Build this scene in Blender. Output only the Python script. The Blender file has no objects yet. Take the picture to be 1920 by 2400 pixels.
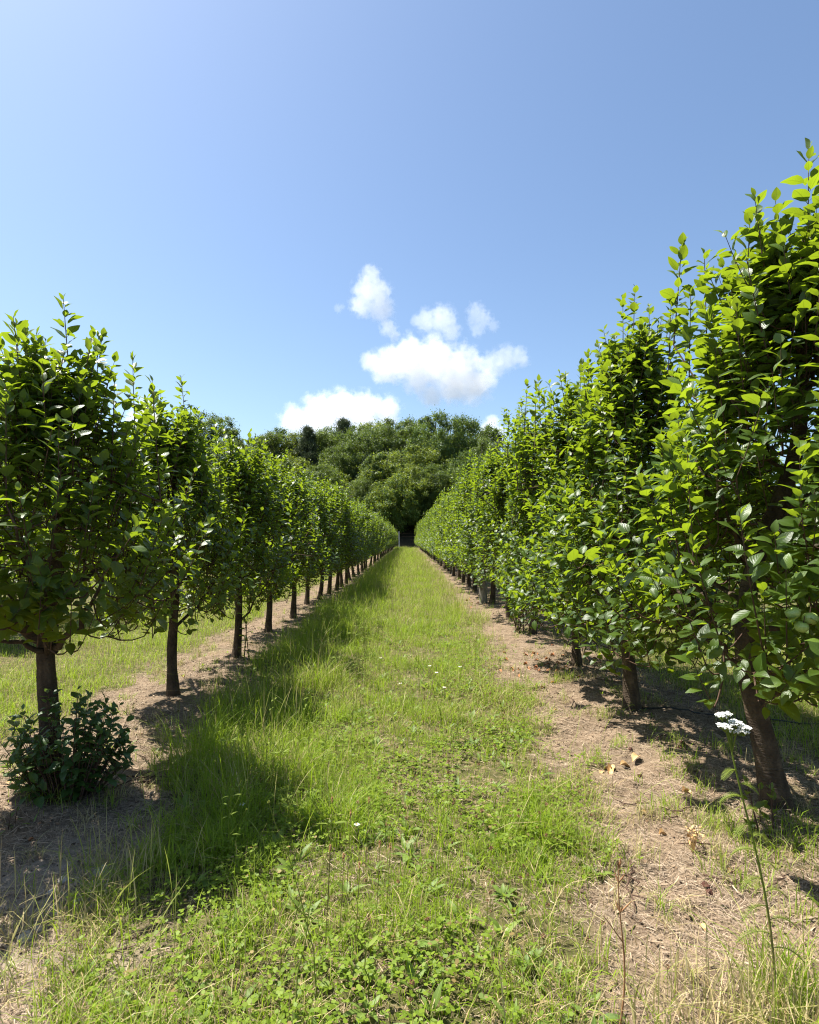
import bpy, math, random
import numpy as np
from mathutils import Vector, noise as mnoise

# ------------------------------------------------------------------ camera, sky, sun, exposure
sc = bpy.context.scene
COL = sc.collection
CX, HY, F, EYE = 955.0, 1262.0, 1400.0, 1.4       # photo pixels: vanishing point, focal length; eye height in m
cam = bpy.data.cameras.new("camera")
cam.sensor_fit = 'HORIZONTAL'; cam.sensor_width = 36.0; cam.lens = 36.0*F/1920.0
cam.shift_x = (960-CX)/1920.0; cam.shift_y = (HY-1200)/1920.0
cam.clip_start = 0.05; cam.clip_end = 6000
camo = bpy.data.objects.new("camera", cam); COL.objects.link(camo)
camo.location = (0, 0, EYE); camo.rotation_euler = (math.radians(90), 0, 0)
sc.camera = camo

SUN_AZ, SUN_EL = math.radians(-64), math.radians(62)      # azimuth from +Y towards +X
world = bpy.data.worlds.new("World"); sc.world = world; world.use_nodes = True
wn = world.node_tree.nodes; wl = world.node_tree.links; wn.clear()
sky = wn.new('ShaderNodeTexSky'); sky.sky_type = 'NISHITA'; sky.sun_disc = False
sky.sun_elevation = SUN_EL; sky.sun_rotation = SUN_AZ
sky.altitude = 200; sky.air_density = 1.0; sky.dust_density = 1.5; sky.ozone_density = 1.3
bg = wn.new('ShaderNodeBackground'); bg.inputs['Strength'].default_value = 0.074
wo = wn.new('ShaderNodeOutputWorld')
tint = wn.new('ShaderNodeMix'); tint.data_type = 'RGBA'; tint.blend_type = 'MULTIPLY'; tint.inputs[0].default_value = 1.0
tint.inputs[7].default_value = (0.88, 0.955, 1.0, 1); wl.new(sky.outputs[0], tint.inputs[6])
wl.new(tint.outputs[2], bg.inputs[0]); wl.new(bg.outputs[0], wo.inputs[0])

sl = bpy.data.lights.new("sun", 'SUN'); sl.energy = 5.0; sl.angle = math.radians(0.53); sl.color = (1.0, 0.955, 0.87)
so = bpy.data.objects.new("sun", sl); COL.objects.link(so)
sdir = Vector((math.sin(SUN_AZ)*math.cos(SUN_EL), math.cos(SUN_AZ)*math.cos(SUN_EL), math.sin(SUN_EL)))
so.rotation_euler = sdir.to_track_quat('Z', 'Y').to_euler(); so.location = (-20, 10, 40)

sc.view_settings.view_transform = 'Standard'; sc.view_settings.look = 'None'
sc.view_settings.exposure = 1.42; sc.view_settings.gamma = 1.0
sc.cycles.max_bounces = 10; sc.cycles.diffuse_bounces = 3; sc.cycles.glossy_bounces = 2
sc.cycles.transmission_bounces = 4; sc.cycles.volume_bounces = 8; sc.cycles.transparent_max_bounces = 8
sc.cycles.use_denoising = True; sc.cycles.denoiser = 'OPENIMAGEDENOISE'; sc.cycles.denoising_prefilter = 'NONE'; sc.cycles.denoising_input_passes = 'RGB_ALBEDO_NORMAL'; sc.cycles.filter_width = 1.15
sc.cycles.sample_clamp_indirect = 3.0

rng = np.random.default_rng(7)
random.seed(7)

# ------------------------------------------------------------------ helpers
def tag(o, label=None, cat=None, group=None, kind=None):
    if label: o['label'] = label
    if cat: o['category'] = cat
    if group: o['group'] = group
    if kind: o['kind'] = kind
    return o

def mesh(name, V, faces, mats, attrs=None, midx=None, smooth=True):
    """V (n,3); faces = list of int arrays (m,k); attrs {name: (n,) or (n,3)}"""
    V = np.asarray(V, np.float32)
    me = bpy.data.meshes.new(name)
    fs = [np.asarray(f, np.int32) for f in faces if len(f)]
    nl = sum(f.size for f in fs); npoly = sum(len(f) for f in fs)
    me.vertices.add(len(V)); me.vertices.foreach_set('co', V.ravel())
    me.loops.add(nl); me.loops.foreach_set('vertex_index', np.concatenate([f.ravel() for f in fs]))
    me.polygons.add(npoly)
    sizes = np.concatenate([np.full(len(f), f.shape[1], np.int32) for f in fs])
    starts = np.concatenate([[0], np.cumsum(sizes)[:-1]]).astype(np.int32)
    me.polygons.foreach_set('loop_start', starts)
    try: me.polygons.foreach_set('loop_total', sizes)
    except Exception: pass
    if smooth: me.polygons.foreach_set('use_smooth', np.ones(npoly, bool))
    for m in (mats if isinstance(mats, (list, tuple)) else [mats]): me.materials.append(m)
    if midx is not None: me.polygons.foreach_set('material_index', np.asarray(midx, np.int32))
    for k, a in (attrs or {}).items():
        a = np.asarray(a, np.float32)
        if a.ndim == 1:
            at = me.attributes.new(k, 'FLOAT', 'POINT'); at.data.foreach_set('value', a)
        else:
            at = me.attributes.new(k, 'FLOAT_VECTOR', 'POINT'); at.data.foreach_set('vector', a.ravel())
    me.update(calc_edges=True); me.validate()
    return me

def link(name, me, parent=None, loc=None, rz=0.0, s=1.0):
    o = bpy.data.objects.new(name, me); COL.objects.link(o)
    if parent: o.parent = parent
    if loc is not None: o.location = loc
    if rz: o.rotation_euler = (0, 0, rz)
    if s != 1.0: o.scale = (s, s, s)
    return o

def norm(a):
    return a/np.maximum(np.linalg.norm(a, axis=-1, keepdims=True), 1e-9)

class MB:
    """collects vertex/face blocks with attributes"""
    def __init__(s): s.V=[]; s.Fq=[]; s.Ft=[]; s.mq=[]; s.mt=[]; s.A={}; s.n=0
    def add(s, V, quads=None, tris=None, m=0, **attrs):
        V = np.asarray(V, float).reshape(-1, 3); k = len(V)
        s.V.append(V)
        if quads is not None and len(quads):
            q=np.asarray(quads).reshape(-1,4)+s.n; s.Fq.append(q); s.mq.append(np.full(len(q), m))
        if tris is not None and len(tris):
            t=np.asarray(tris).reshape(-1,3)+s.n; s.Ft.append(t); s.mt.append(np.full(len(t), m))
        for a in set(s.A)|set(attrs):
            if a not in s.A: s.A[a] = [np.zeros(s.n) if np.ndim(attrs[a])<2 else np.zeros((s.n,3))]
            v = attrs.get(a)
            if v is None:
                s.A[a].append(np.zeros((k,3)) if s.A[a][0].ndim==2 else np.zeros(k))
            else:
                s.A[a].append(np.full(k, v) if np.ndim(v)==0 else np.asarray(v))
        s.n += k
    def mesh(s, name, mats, smooth=True):
        V=np.concatenate(s.V)
        q=np.concatenate(s.Fq) if s.Fq else np.zeros((0,4),int); t=np.concatenate(s.Ft) if s.Ft else np.zeros((0,3),int)
        mi=np.concatenate((s.mq if s.Fq else [])+(s.mt if s.Ft else []))
        return mesh(name, V, [q, t], mats, {a: np.concatenate(v) for a, v in s.A.items()}, mi, smooth)

def tubes(P, R, sides=5, cap=False):
    """P (N,K,3) polylines, R (N,K) radii -> V, quads"""
    P = np.asarray(P, float); R = np.asarray(R, float)
    N, K, _ = P.shape
    T = np.empty_like(P); T[:,1:-1] = P[:,2:]-P[:,:-2]; T[:,0]=P[:,1]-P[:,0]; T[:,-1]=P[:,-1]-P[:,-2]
    T = norm(T)
    ref = np.where(np.abs(T[:,:1,2:3])>0.9, np.array([1.0,0,0]), np.array([0,0,1.0]))
    ref = np.broadcast_to(ref, T.shape)
    U = norm(np.cross(ref, T)); W = np.cross(T, U)
    a = np.arange(sides)*2*math.pi/sides
    V = P[:,:,None,:] + R[:,:,None,None]*(np.cos(a)[None,None,:,None]*U[:,:,None,:]+np.sin(a)[None,None,:,None]*W[:,:,None,:])
    idx = np.arange(N*K*sides).reshape(N,K,sides)
    nx = np.roll(idx, -1, axis=2)
    q = np.stack([idx[:,:-1], nx[:,:-1], nx[:,1:], idx[:,1:]], -1).reshape(-1,4)
    return V.reshape(-1,3), q

# smooth value noise in numpy
_perm = np.random.default_rng(11).random((256,256))
def vn(x, y):
    x=np.asarray(x,float); y=np.asarray(y,float)
    xi=np.floor(x).astype(int); yi=np.floor(y).astype(int); fx=x-xi; fy=y-yi
    fx=fx*fx*(3-2*fx); fy=fy*fy*(3-2*fy)
    g=lambda a,b:_perm[a&255,b&255]
    return (g(xi,yi)*(1-fx)+g(xi+1,yi)*fx)*(1-fy)+(g(xi,yi+1)*(1-fx)+g(xi+1,yi+1)*fx)*fy
def fbm(x,y,o=4):
    s=0;a=.5;t=0
    for i in range(o):
        s=s+a*vn(np.asarray(x)*2**i+17.3*i, np.asarray(y)*2**i+5.1*i); t+=a; a*=.5
    return s/t
def sst(a,b,x):
    t=np.clip((np.asarray(x,float)-a)/(b-a),0,1); return t*t*(3-2*t)

def at(px, py_ground):
    """photo pixel of a point on the flat ground -> x, y"""
    d = EYE*F/(py_ground-HY)
    return (px-CX)*d/F, d
def at_d(px, py, d):
    return (px-CX)*d/F, d, EYE-(py-HY)*d/F

# ------------------------------------------------------------------ materials
def newmat(name):
    m=bpy.data.materials.new(name); m.use_nodes=True
    nt=m.node_tree; nt.nodes.clear()
    return m, nt, nt.nodes, nt.links
def nd(nt, typ, **kw):
    n=nt.nodes.new(typ)
    for k,v in kw.items():
        if k=='inp':
            for i,val in v.items(): n.inputs[i].default_value=val
        else: setattr(n,k,v)
    return n
def mathn(nt, op, a, b=None, c=None, clamp=False):
    n=nt.nodes.new('ShaderNodeMath'); n.operation=op; n.use_clamp=clamp
    for i,v in enumerate((a,b,c)):
        if v is None: continue
        if isinstance(v,(int,float)): n.inputs[i].default_value=v
        else: nt.links.new(v,n.inputs[i])
    return n.outputs[0]
def mixc(nt, fac, a, b, mode='MIX'):
    n=nt.nodes.new('ShaderNodeMix'); n.data_type='RGBA'; n.blend_type=mode; n.clamp_factor=True
    for s,v in ((n.inputs[0],fac),(n.inputs[6],a),(n.inputs[7],b)):
        if isinstance(v,(int,float)): s.default_value=v
        elif isinstance(v,tuple): s.default_value=(*v[:3],1)
        else: nt.links.new(v,s)
    return n.outputs[2]
def ramp(nt, fac, stops, interp='LINEAR'):
    n=nt.nodes.new('ShaderNodeValToRGB'); cr=n.color_ramp; cr.interpolation=interp
    while len(cr.elements)<len(stops): cr.elements.new(0.5)
    for e,(p,c) in zip(cr.elements,stops): e.position=p; e.color=(*c[:3],1) if isinstance(c,tuple) else (c,c,c,1)
    nt.links.new(fac,n.inputs[0]); return n.outputs[0]
def noisen(nt, vec, scale, detail=4, rough=.55, dim='3D', dist=0):
    n=nt.nodes.new('ShaderNodeTexNoise'); n.inputs['Scale'].default_value=scale
    n.inputs['Detail'].default_value=detail; n.inputs['Roughness'].default_value=rough
    if vec is not None: nt.links.new(vec,n.inputs['Vector'])
    return n.outputs['Fac']
def attr(nt, name):
    n=nt.nodes.new('ShaderNodeAttribute'); n.attribute_name=name; return n

def leaf_mat(name, dark, light, young, trans, under, rough=.4, tfac=.42, veins=True, objvar=0.0):
    m,nt,N,L=newmat(name)
    r=attr(nt,'rnd').outputs['Fac']; y=attr(nt,'young').outputs['Fac']
    base=mixc(nt,r,dark,light); base=mixc(nt,y,base,young)
    tcol=mixc(nt,r,trans,tuple(c*1.35 for c in trans)); 
    oi=nd(nt,'ShaderNodeObjectInfo')
    if objvar>0:
        hs=nd(nt,'ShaderNodeHueSaturation')
        L.new(mathn(nt,'MULTIPLY_ADD',oi.outputs['Random'],objvar*.10,.5-objvar*.045),hs.inputs['Hue'])
        rr=mathn(nt,'FRACT',mathn(nt,'MULTIPLY',oi.outputs['Random'],7.31))
        L.new(mathn(nt,'MULTIPLY_ADD',rr,objvar*.7,1-objvar*.35),hs.inputs['Value'])
        L.new(base,hs.inputs['Color']); base=hs.outputs[0]
    bump=None
    if veins:
        lu=attr(nt,'luv'); sx=nd(nt,'ShaderNodeSeparateXYZ'); L.new(lu.outputs['Vector'],sx.inputs[0])
        au=mathn(nt,'ABSOLUTE',sx.outputs[0])
        mid=mathn(nt,'LESS_THAN',au,.07)
        ph=mathn(nt,'MULTIPLY_ADD',sx.outputs[1],44.0,mathn(nt,'MULTIPLY',au,-16.0))
        sv=mathn(nt,'SINE',ph); svm=mathn(nt,'MULTIPLY',mathn(nt,'GREATER_THAN',sv,.86),.18)
        vm=mathn(nt,'MAXIMUM',mathn(nt,'MULTIPLY',mid,.7),svm)
        base=mixc(nt,mathn(nt,'MULTIPLY',vm,.5),base,tuple(min(1,c*2.0+.03) for c in light))
        tcol=mixc(nt,mathn(nt,'MULTIPLY',vm,.55),tcol,tuple(c*.45 for c in trans))
        b=nd(nt,'ShaderNodeBump',inp={'Strength':.16,'Distance':.002}); L.new(sv,b.inputs['Height']); bump=b.outputs[0]
    geo=nd(nt,'ShaderNodeNewGeometry')
    base=mixc(nt,geo.outputs['Backfacing'],base,under)
    p=nd(nt,'ShaderNodeBsdfPrincipled'); L.new(base,p.inputs['Base Color'])
    rg=mathn(nt,'MULTIPLY_ADD',geo.outputs['Backfacing'],.35,rough); L.new(rg,p.inputs['Roughness'])
    p.inputs['Specular IOR Level'].default_value=.38
    if bump: L.new(bump,p.inputs['Normal'])
    t=nd(nt,'ShaderNodeBsdfTranslucent'); L.new(tcol,t.inputs['Color'])
    mx=nd(nt,'ShaderNodeMixShader',inp={0:tfac}); L.new(p.outputs[0],mx.inputs[1]); L.new(t.outputs[0],mx.inputs[2])
    o=nd(nt,'ShaderNodeOutputMaterial'); L.new(mx.outputs[0],o.inputs[0])
    return m

M_LEAF=leaf_mat('apple_leaf',(.015,.036,.005),(.042,.083,.010),(.13,.20,.035),(.255,.350,.012),(.090,.130,.045),rough=.40,tfac=.38)
M_SUCK=leaf_mat('sucker_leaf',(.020,.050,.010),(.048,.098,.018),(.10,.17,.05),(.16,.26,.03),(.10,.14,.07),rough=.42,tfac=.3)
M_OAK=leaf_mat('oak_leaf',(.032,.062,.014),(.072,.115,.024),(.12,.16,.025),(.17,.24,.022),(.10,.13,.035),rough=.55,tfac=.3,veins=False,objvar=.55)
M_LIME=leaf_mat('hornbeam_leaf',(.040,.080,.013),(.086,.135,.022),(.19,.21,.03),(.26,.32,.026),(.10,.13,.035),rough=.55,tfac=.33,veins=False,objvar=.4)
M_PINE=leaf_mat('pine_needle',(.046,.068,.026),(.088,.115,.044),(.07,.08,.03),(.05,.07,.02),(.04,.05,.03),rough=.6,tfac=.15,veins=False,objvar=.25)
M_GREY=leaf_mat('willow_leaf',(.06,.08,.045),(.12,.14,.09),(.16,.18,.1),(.14,.17,.06),(.14,.16,.12),rough=.5,tfac=.25,veins=False,objvar=.2)

def bark_mat(name, c1, c2, c3, scale=18, strength=.95):
    m,nt,N,L=newmat(name)
    tc=nd(nt,'ShaderNodeTexCoord'); mp=nd(nt,'ShaderNodeMapping'); mp.inputs['Scale'].default_value=(1,1,.45)
    L.new(tc.outputs['Object'],mp.inputs[0])
    n1=noisen(nt,mp.outputs[0],scale,6,.65); n2=noisen(nt,tc.outputs['Object'],scale*.28,3)
    mp2=nd(nt,'ShaderNodeMapping'); mp2.inputs['Scale'].default_value=(1,1,4.5); L.new(tc.outputs['Object'],mp2.inputs[0])
    n3=noisen(nt,mp2.outputs[0],scale*1.3,2)
    col=ramp(nt,n1,[(.3,c1),(.55,c2),(.75,c3)])
    col=mixc(nt,mathn(nt,'MULTIPLY',ramp(nt,n2,[(.45,0.0),(.62,1.0)]),.55),col,c1)
    col=mixc(nt,ramp(nt,n3,[(.68,0.0),(.73,.8)]),col,tuple(c*.4 for c in c1))
    p=nd(nt,'ShaderNodeBsdfPrincipled',inp={'Roughness':.85}); L.new(col,p.inputs['Base Color'])
    p.inputs['Specular IOR Level'].default_value=.2
    b=nd(nt,'ShaderNodeBump',inp={'Strength':strength,'Distance':.02}); L.new(mathn(nt,'ADD',n1,mathn(nt,'MULTIPLY',n3,.5)),b.inputs['Height']); L.new(b.outputs[0],p.inputs['Normal'])
    o=nd(nt,'ShaderNodeOutputMaterial'); L.new(p.outputs[0],o.inputs[0])
    return m
M_BARK=bark_mat('apple_bark',(.030,.021,.015),(.088,.062,.041),(.18,.132,.09))
M_TWIG=bark_mat('apple_twig',(.055,.030,.022),(.10,.060,.040),(.15,.11,.08),scale=60,strength=.2)
M_TBARK=bark_mat('forest_bark',(.04,.034,.028),(.09,.075,.06),(.16,.14,.115),scale=3)
M_WOOD=bark_mat('weathered_wood',(.16,.14,.115),(.27,.245,.21),(.36,.335,.30),scale=22,strength=.35)

def simple(name, col, rough=.6, spec=.3, nz=None, metal=0.0):
    m,nt,N,L=newmat(name)
    p=nd(nt,'ShaderNodeBsdfPrincipled',inp={'Roughness':rough,'Metallic':metal}); p.inputs['Specular IOR Level'].default_value=spec
    if nz:
        tc=nd(nt,'ShaderNodeTexCoord'); f=noisen(nt,tc.outputs['Object'],nz[0],5)
        c=mixc(nt,ramp(nt,f,[(.35,0.0),(.65,1.0)]),col,nz[1]); L.new(c,p.inputs['Base Color'])
        b=nd(nt,'ShaderNodeBump',inp={'Strength':.3,'Distance':.004}); L.new(f,b.inputs['Height']); L.new(b.outputs[0],p.inputs['Normal'])
    else: p.inputs['Base Color'].default_value=(*col,1)
    o=nd(nt,'ShaderNodeOutputMaterial'); L.new(p.outputs[0],o.inputs[0]); return m
M_APPLE=simple('apple_skin',(.24,.34,.07),.28,.5,(14,(.36,.44,.14)))
M_STONE=simple('stone',(.26,.24,.21),.9,.2,(9,(.36,.33,.28)))
M_WHITE=simple('white_petal',(.80,.80,.76),.6,.2,(60,(.72,.73,.66)))
M_YEL=simple('yellow_disc',(.60,.42,.04),.7,.2,(60,(.45,.30,.03)))
M_BLACK=simple('black_hose',(.012,.012,.013),.45,.4,(30,(.03,.028,.025)))
M_GALV=simple('galvanised_steel',(.42,.43,.43),.5,.5,(6,(.52,.53,.53)),.3)
M_WIRE=simple('rusty_wire',(.05,.04,.035),.7,.3,(8,(.09,.06,.04)))
M_DRYLEAF=simple('dry_leaf',(.42,.25,.10),.75,.2,(25,(.55,.38,.19)))
M_RUSTLEAF=simple('rusty_leaf',(.26,.10,.045),.75,.2,(25,(.38,.17,.07)))
M_CONE=simple('dark_husk',(.045,.018,.013),.85,.2,(40,(.09,.04,.025)))
M_STEMB=simple('dead_stem',(.22,.105,.045),.8,.2,(30,(.32,.17,.08)))
M_BAMBOO=simple('pale_stake',(.45,.42,.36),.7,.3,(10,(.55,.52,.46)))

def herb_mat(name, green0, green1, dry0, dry1, trans, tfac=.38, rough=.5):
    m,nt,N,L=newmat(name)
    r=attr(nt,'rnd').outputs['Fac']; d=attr(nt,'dry').outputs['Fac']
    g=mixc(nt,r,green0,green1); s=mixc(nt,r,dry0,dry1); base=mixc(nt,d,g,s)
    tg=mixc(nt,d,trans,tuple(c*.55 for c in dry1))
    p=nd(nt,'ShaderNodeBsdfPrincipled',inp={'Roughness':rough}); L.new(base,p.inputs['Base Color']); p.inputs['Specular IOR Level'].default_value=.16
    t=nd(nt,'ShaderNodeBsdfTranslucent'); L.new(tg,t.inputs['Color'])
    mx=nd(nt,'ShaderNodeMixShader',inp={0:tfac}); L.new(p.outputs[0],mx.inputs[1]); L.new(t.outputs[0],mx.inputs[2])
    o=nd(nt,'ShaderNodeOutputMaterial'); L.new(mx.outputs[0],o.inputs[0]); return m
M_GRASS=herb_mat('grass_blade',(.092,.165,.006),(.20,.305,.012),(.40,.29,.13),(.58,.47,.27),(.40,.57,.02))
M_CLOVER=herb_mat('clover_leaf',(.095,.15,.012),(.19,.26,.026),(.24,.12,.06),(.36,.24,.13),(.32,.44,.04))
M_STRAW=herb_mat('straw',(.15,.11,.078),(.27,.215,.16),(.37,.255,.16),(.55,.435,.31),(.2,.15,.08),tfac=.12,rough=.75)
M_YARROW=herb_mat('yarrow_green',(.14,.19,.03),(.22,.28,.05),(.22,.12,.07),(.34,.22,.12),(.30,.38,.05))

# ------------------------------------------------------------------ ground
def strip_edges(y):
    """lateral positions of the edges of the grass alley"""
    y=np.asarray(y,float)
    eL=np.interp(y,[0,2,3,3.8,6.2,9,17,80],[-1.0,-1.05,-1.25,-1.38,-1.62,-1.66,-1.5,-1.45])+.14*(fbm(y*.9+3,y*0+2.2,3)-.5)*2
    eR=np.interp(y,[0,1.7,2.6,4,6,9,14,80],[.56,.60,.86,1.0,1.06,1.12,1.2,1.2])+.20*(fbm(y*1.1+40,y*0+7.7,3)-.5)*2
    return eL,eR
def hill(x,y):
    x=np.asarray(x,float); y=np.asarray(y,float)
    t=np.clip(y-86,0,None); h=16*(1-np.exp(-t*.36/16))*1.0
    h=h+ .05*np.clip(y-150,0,60)
    lat=1-.62*sst(8,42,x)+.10*sst(-20,-50,x)
    return h*lat
def gz(x,y):
    x=np.asarray(x,float); y=np.asarray(y,float)
    z=hill(x,y)
    near=sst(60,20,y)
    z=z+near*(.05*(fbm(x*.8,y*.8,3)-.5))
    dirt=soil_mask(x,y)
    z=z+near*dirt*(.05*(fbm(x*5,y*5,3)-.5)+.022*(fbm(x*22,y*22,2)-.5)*sst(8,4,y))
    z=z+.05*np.exp(-((np.abs(x+.05)-1.9)/.4)**2)*sst(84,78,y)
    return z
def soil_mask(x,y):
    eL,eR=strip_edges(y)
    j=.34*(fbm(x*3+9,y*3,4)-.5)*2
    a=sst(eL+.16,eL-.16,x+j)*sst(-2.85,-2.65,x+j)
    b=sst(eR-.16,eR+.16,x+j)*sst(2.65,2.45,x+j)
    w=sst(.70,.80,fbm(x*1.9+77,y*1.9+31,3))*.7
    return np.clip(a+b,0,1)*(1-w)*sst(80,77,y)

xs=np.unique(np.concatenate([np.linspace(-3.4,3.4,171),np.linspace(-8,8,81),np.linspace(-60,60,61),np.linspace(-220,220,45),np.linspace(-1500,1500,13)]))
ys=np.unique(np.concatenate([np.linspace(.6,8,186),np.linspace(8,20,121),np.linspace(20,84,65),np.linspace(84,180,49),np.linspace(-30,.6,12),np.linspace(180,2500,12),[-600,-150]]))
def drop_close(a,e):
    o=[a[0]]
    for v in a[1:]:
        if v-o[-1]>e: o.append(v)
    return np.array(o)
xs=drop_close(xs,.012); ys=drop_close(ys,.012)
X,Y=np.meshgrid(xs,ys); Z=gz(X,Y)
ii=np.arange(X.size).reshape(X.shape)
q=np.stack([ii[:-1,:-1],ii[:-1,1:],ii[1:,1:],ii[1:,:-1]],-1).reshape(-1,4)
m,nt,N,L=newmat('orchard_soil')
s_a=attr(nt,'soil').outputs['Fac']; w_a=attr(nt,'wood').outputs['Fac']; c_a=attr(nt,'clay').outputs['Fac']
geo=nd(nt,'ShaderNodeNewGeometry'); pos=geo.outputs['Position']
n1=noisen(nt,pos,2.2,6,.62); n2=noisen(nt,pos,14,6,.7); n3=noisen(nt,pos,60,4,.7); n4=noisen(nt,pos,5.5,4,.6)
soil=ramp(nt,n2,[(.28,(.070,.048,.030)),(.45,(.130,.094,.060)),(.60,(.195,.145,.096)),(.8,(.28,.22,.15))])
soil=mixc(nt,mathn(nt,'MULTIPLY',ramp(nt,n1,[(.42,0.0),(.62,1.0)]),.6),soil,(.25,.178,.118))
soil=mixc(nt,mathn(nt,'MULTIPLY',ramp(nt,n4,[(.56,0.0),(.68,1.0)]),.5),soil,(.105,.084,.066))
soil=mixc(nt,mathn(nt,'MULTIPLY',ramp(nt,n3,[(.50,0.0),(.62,1.0)]),.7),soil,(.075,.048,.03))
clay=ramp(nt,n2,[(.3,(.17,.135,.10)),(.6,(.28,.235,.18)),(.8,(.36,.31,.25))])
soil=mixc(nt,c_a,soil,clay)
turf=ramp(nt,n2,[(.3,(.035,.036,.012)),(.5,(.075,.070,.024)),(.62,(.16,.12,.062)),(.78,(.24,.18,.10))])
col=mixc(nt,s_a,turf,soil)
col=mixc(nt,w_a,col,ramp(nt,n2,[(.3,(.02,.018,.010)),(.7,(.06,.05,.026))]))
p=nd(nt,'ShaderNodeBsdfPrincipled',inp={'Roughness':.95}); p.inputs['Specular IOR Level'].default_value=.15
L.new(col,p.inputs['Base Color'])
b=nd(nt,'ShaderNodeBump',inp={'Strength':.75,'Distance':.02}); L.new(mathn(nt,'ADD',n2,mathn(nt,'MULTIPLY',n3,.5)),b.inputs['Height']); L.new(b.outputs[0],p.inputs['Normal'])
o=nd(nt,'ShaderNodeOutputMaterial'); L.new(p.outputs[0],o.inputs[0]); M_GROUND=m
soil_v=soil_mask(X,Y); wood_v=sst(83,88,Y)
clay_v=np.exp(-(((X+1.42)/.30)**2+((Y-2.35)/.42)**2))*1.4+.7*np.exp(-(((X+1.0)/.25)**2+((Y-1.95)/.2)**2))
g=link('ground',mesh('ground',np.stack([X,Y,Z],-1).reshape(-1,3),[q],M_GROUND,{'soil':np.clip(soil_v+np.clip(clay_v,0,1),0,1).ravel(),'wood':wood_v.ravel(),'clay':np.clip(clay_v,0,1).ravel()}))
tag(g,'orchard ground of grass alleys, dry soil strips and the wooded slope','ground',kind='structure')

# ------------------------------------------------------------------ leaves and shoots
def leaf_block(mb, P, D, Nn, Ln, rnd, young, cols=3, fold=.24, arch=.27, wr=.31, petiole=.2, r=rng, m=0):
    """P bases, D axis, Nn upper normal, Ln lengths -> leaf surfaces in mb"""
    n=len(P)
    if n==0: return
    D=norm(D); S=norm(np.cross(D,Nn)); Nn=np.cross(S,D)
    if cols>=5:
        t=np.array([-petiole,0,.12,.28,.46,.64,.80,.92,1.0]); w=np.array([.03,.05,.58,.92,1.0,.86,.55,.26,0.])
    else:
        t=np.array([-petiole,0,.18,.45,.72,1.0]); w=np.array([.03,.06,.76,1.0,.68,0.])
    s=np.linspace(-1,1,cols)
    K=len(t)
    fo=(fold*(.5+r.random(n)))[:,None,None]; ar=(arch*(r.normal(1,.45,n)))[:,None,None]
    tw=(r.normal(0,.12,n))[:,None,None]; ww=(wr*(.85+.3*r.random(n)))[:,None,None]
    wav=(r.random(n)*6.28)[:,None,None]; bend=(r.normal(0,.10,n))[:,None,None]
    T=t[None,:,None]; W=w[None,:,None]; Sx=s[None,None,:]
    tt=np.clip(T,0,None)
    lx=Sx*W*ww + bend*tt*tt
    ly=T-ar*ar*tt*tt*.3 + 0*Sx
    lz=fo*np.abs(Sx)*W*ww*1.3 - ar*tt*tt + tw*Sx*W*ww*tt*2 + .05*np.sin(wav+T*9+Sx*2.2)*np.abs(Sx)*W*ww*2 - .10*(Sx**2)*W*ww
    Lk=Ln[:,None,None]
    V=P[:,None,None,:]+(Lk*ly)[...,None]*D[:,None,None,:]+(Lk*lx)[...,None]*S[:,None,None,:]+(Lk*lz)[...,None]*Nn[:,None,None,:]
    V=V+(petiole*Lk[...,None])*D[:,None,None,:]
    idx=np.arange(n*K*cols).reshape(n,K,cols)
    q=np.stack([idx[:,:-1,:-1],idx[:,:-1,1:],idx[:,1:,1:],idx[:,1:,:-1]],-1).reshape(-1,4)
    luv=np.stack([np.broadcast_to(Sx,lx.shape),np.broadcast_to(T,lx.shape),np.zeros_like(lx)],-1).reshape(-1,3)
    e=lambda a: np.repeat(a,K*cols)
    mb.add(V,quads=q,m=m,rnd=e(rnd),young=e(young),luv=luv)

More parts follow.
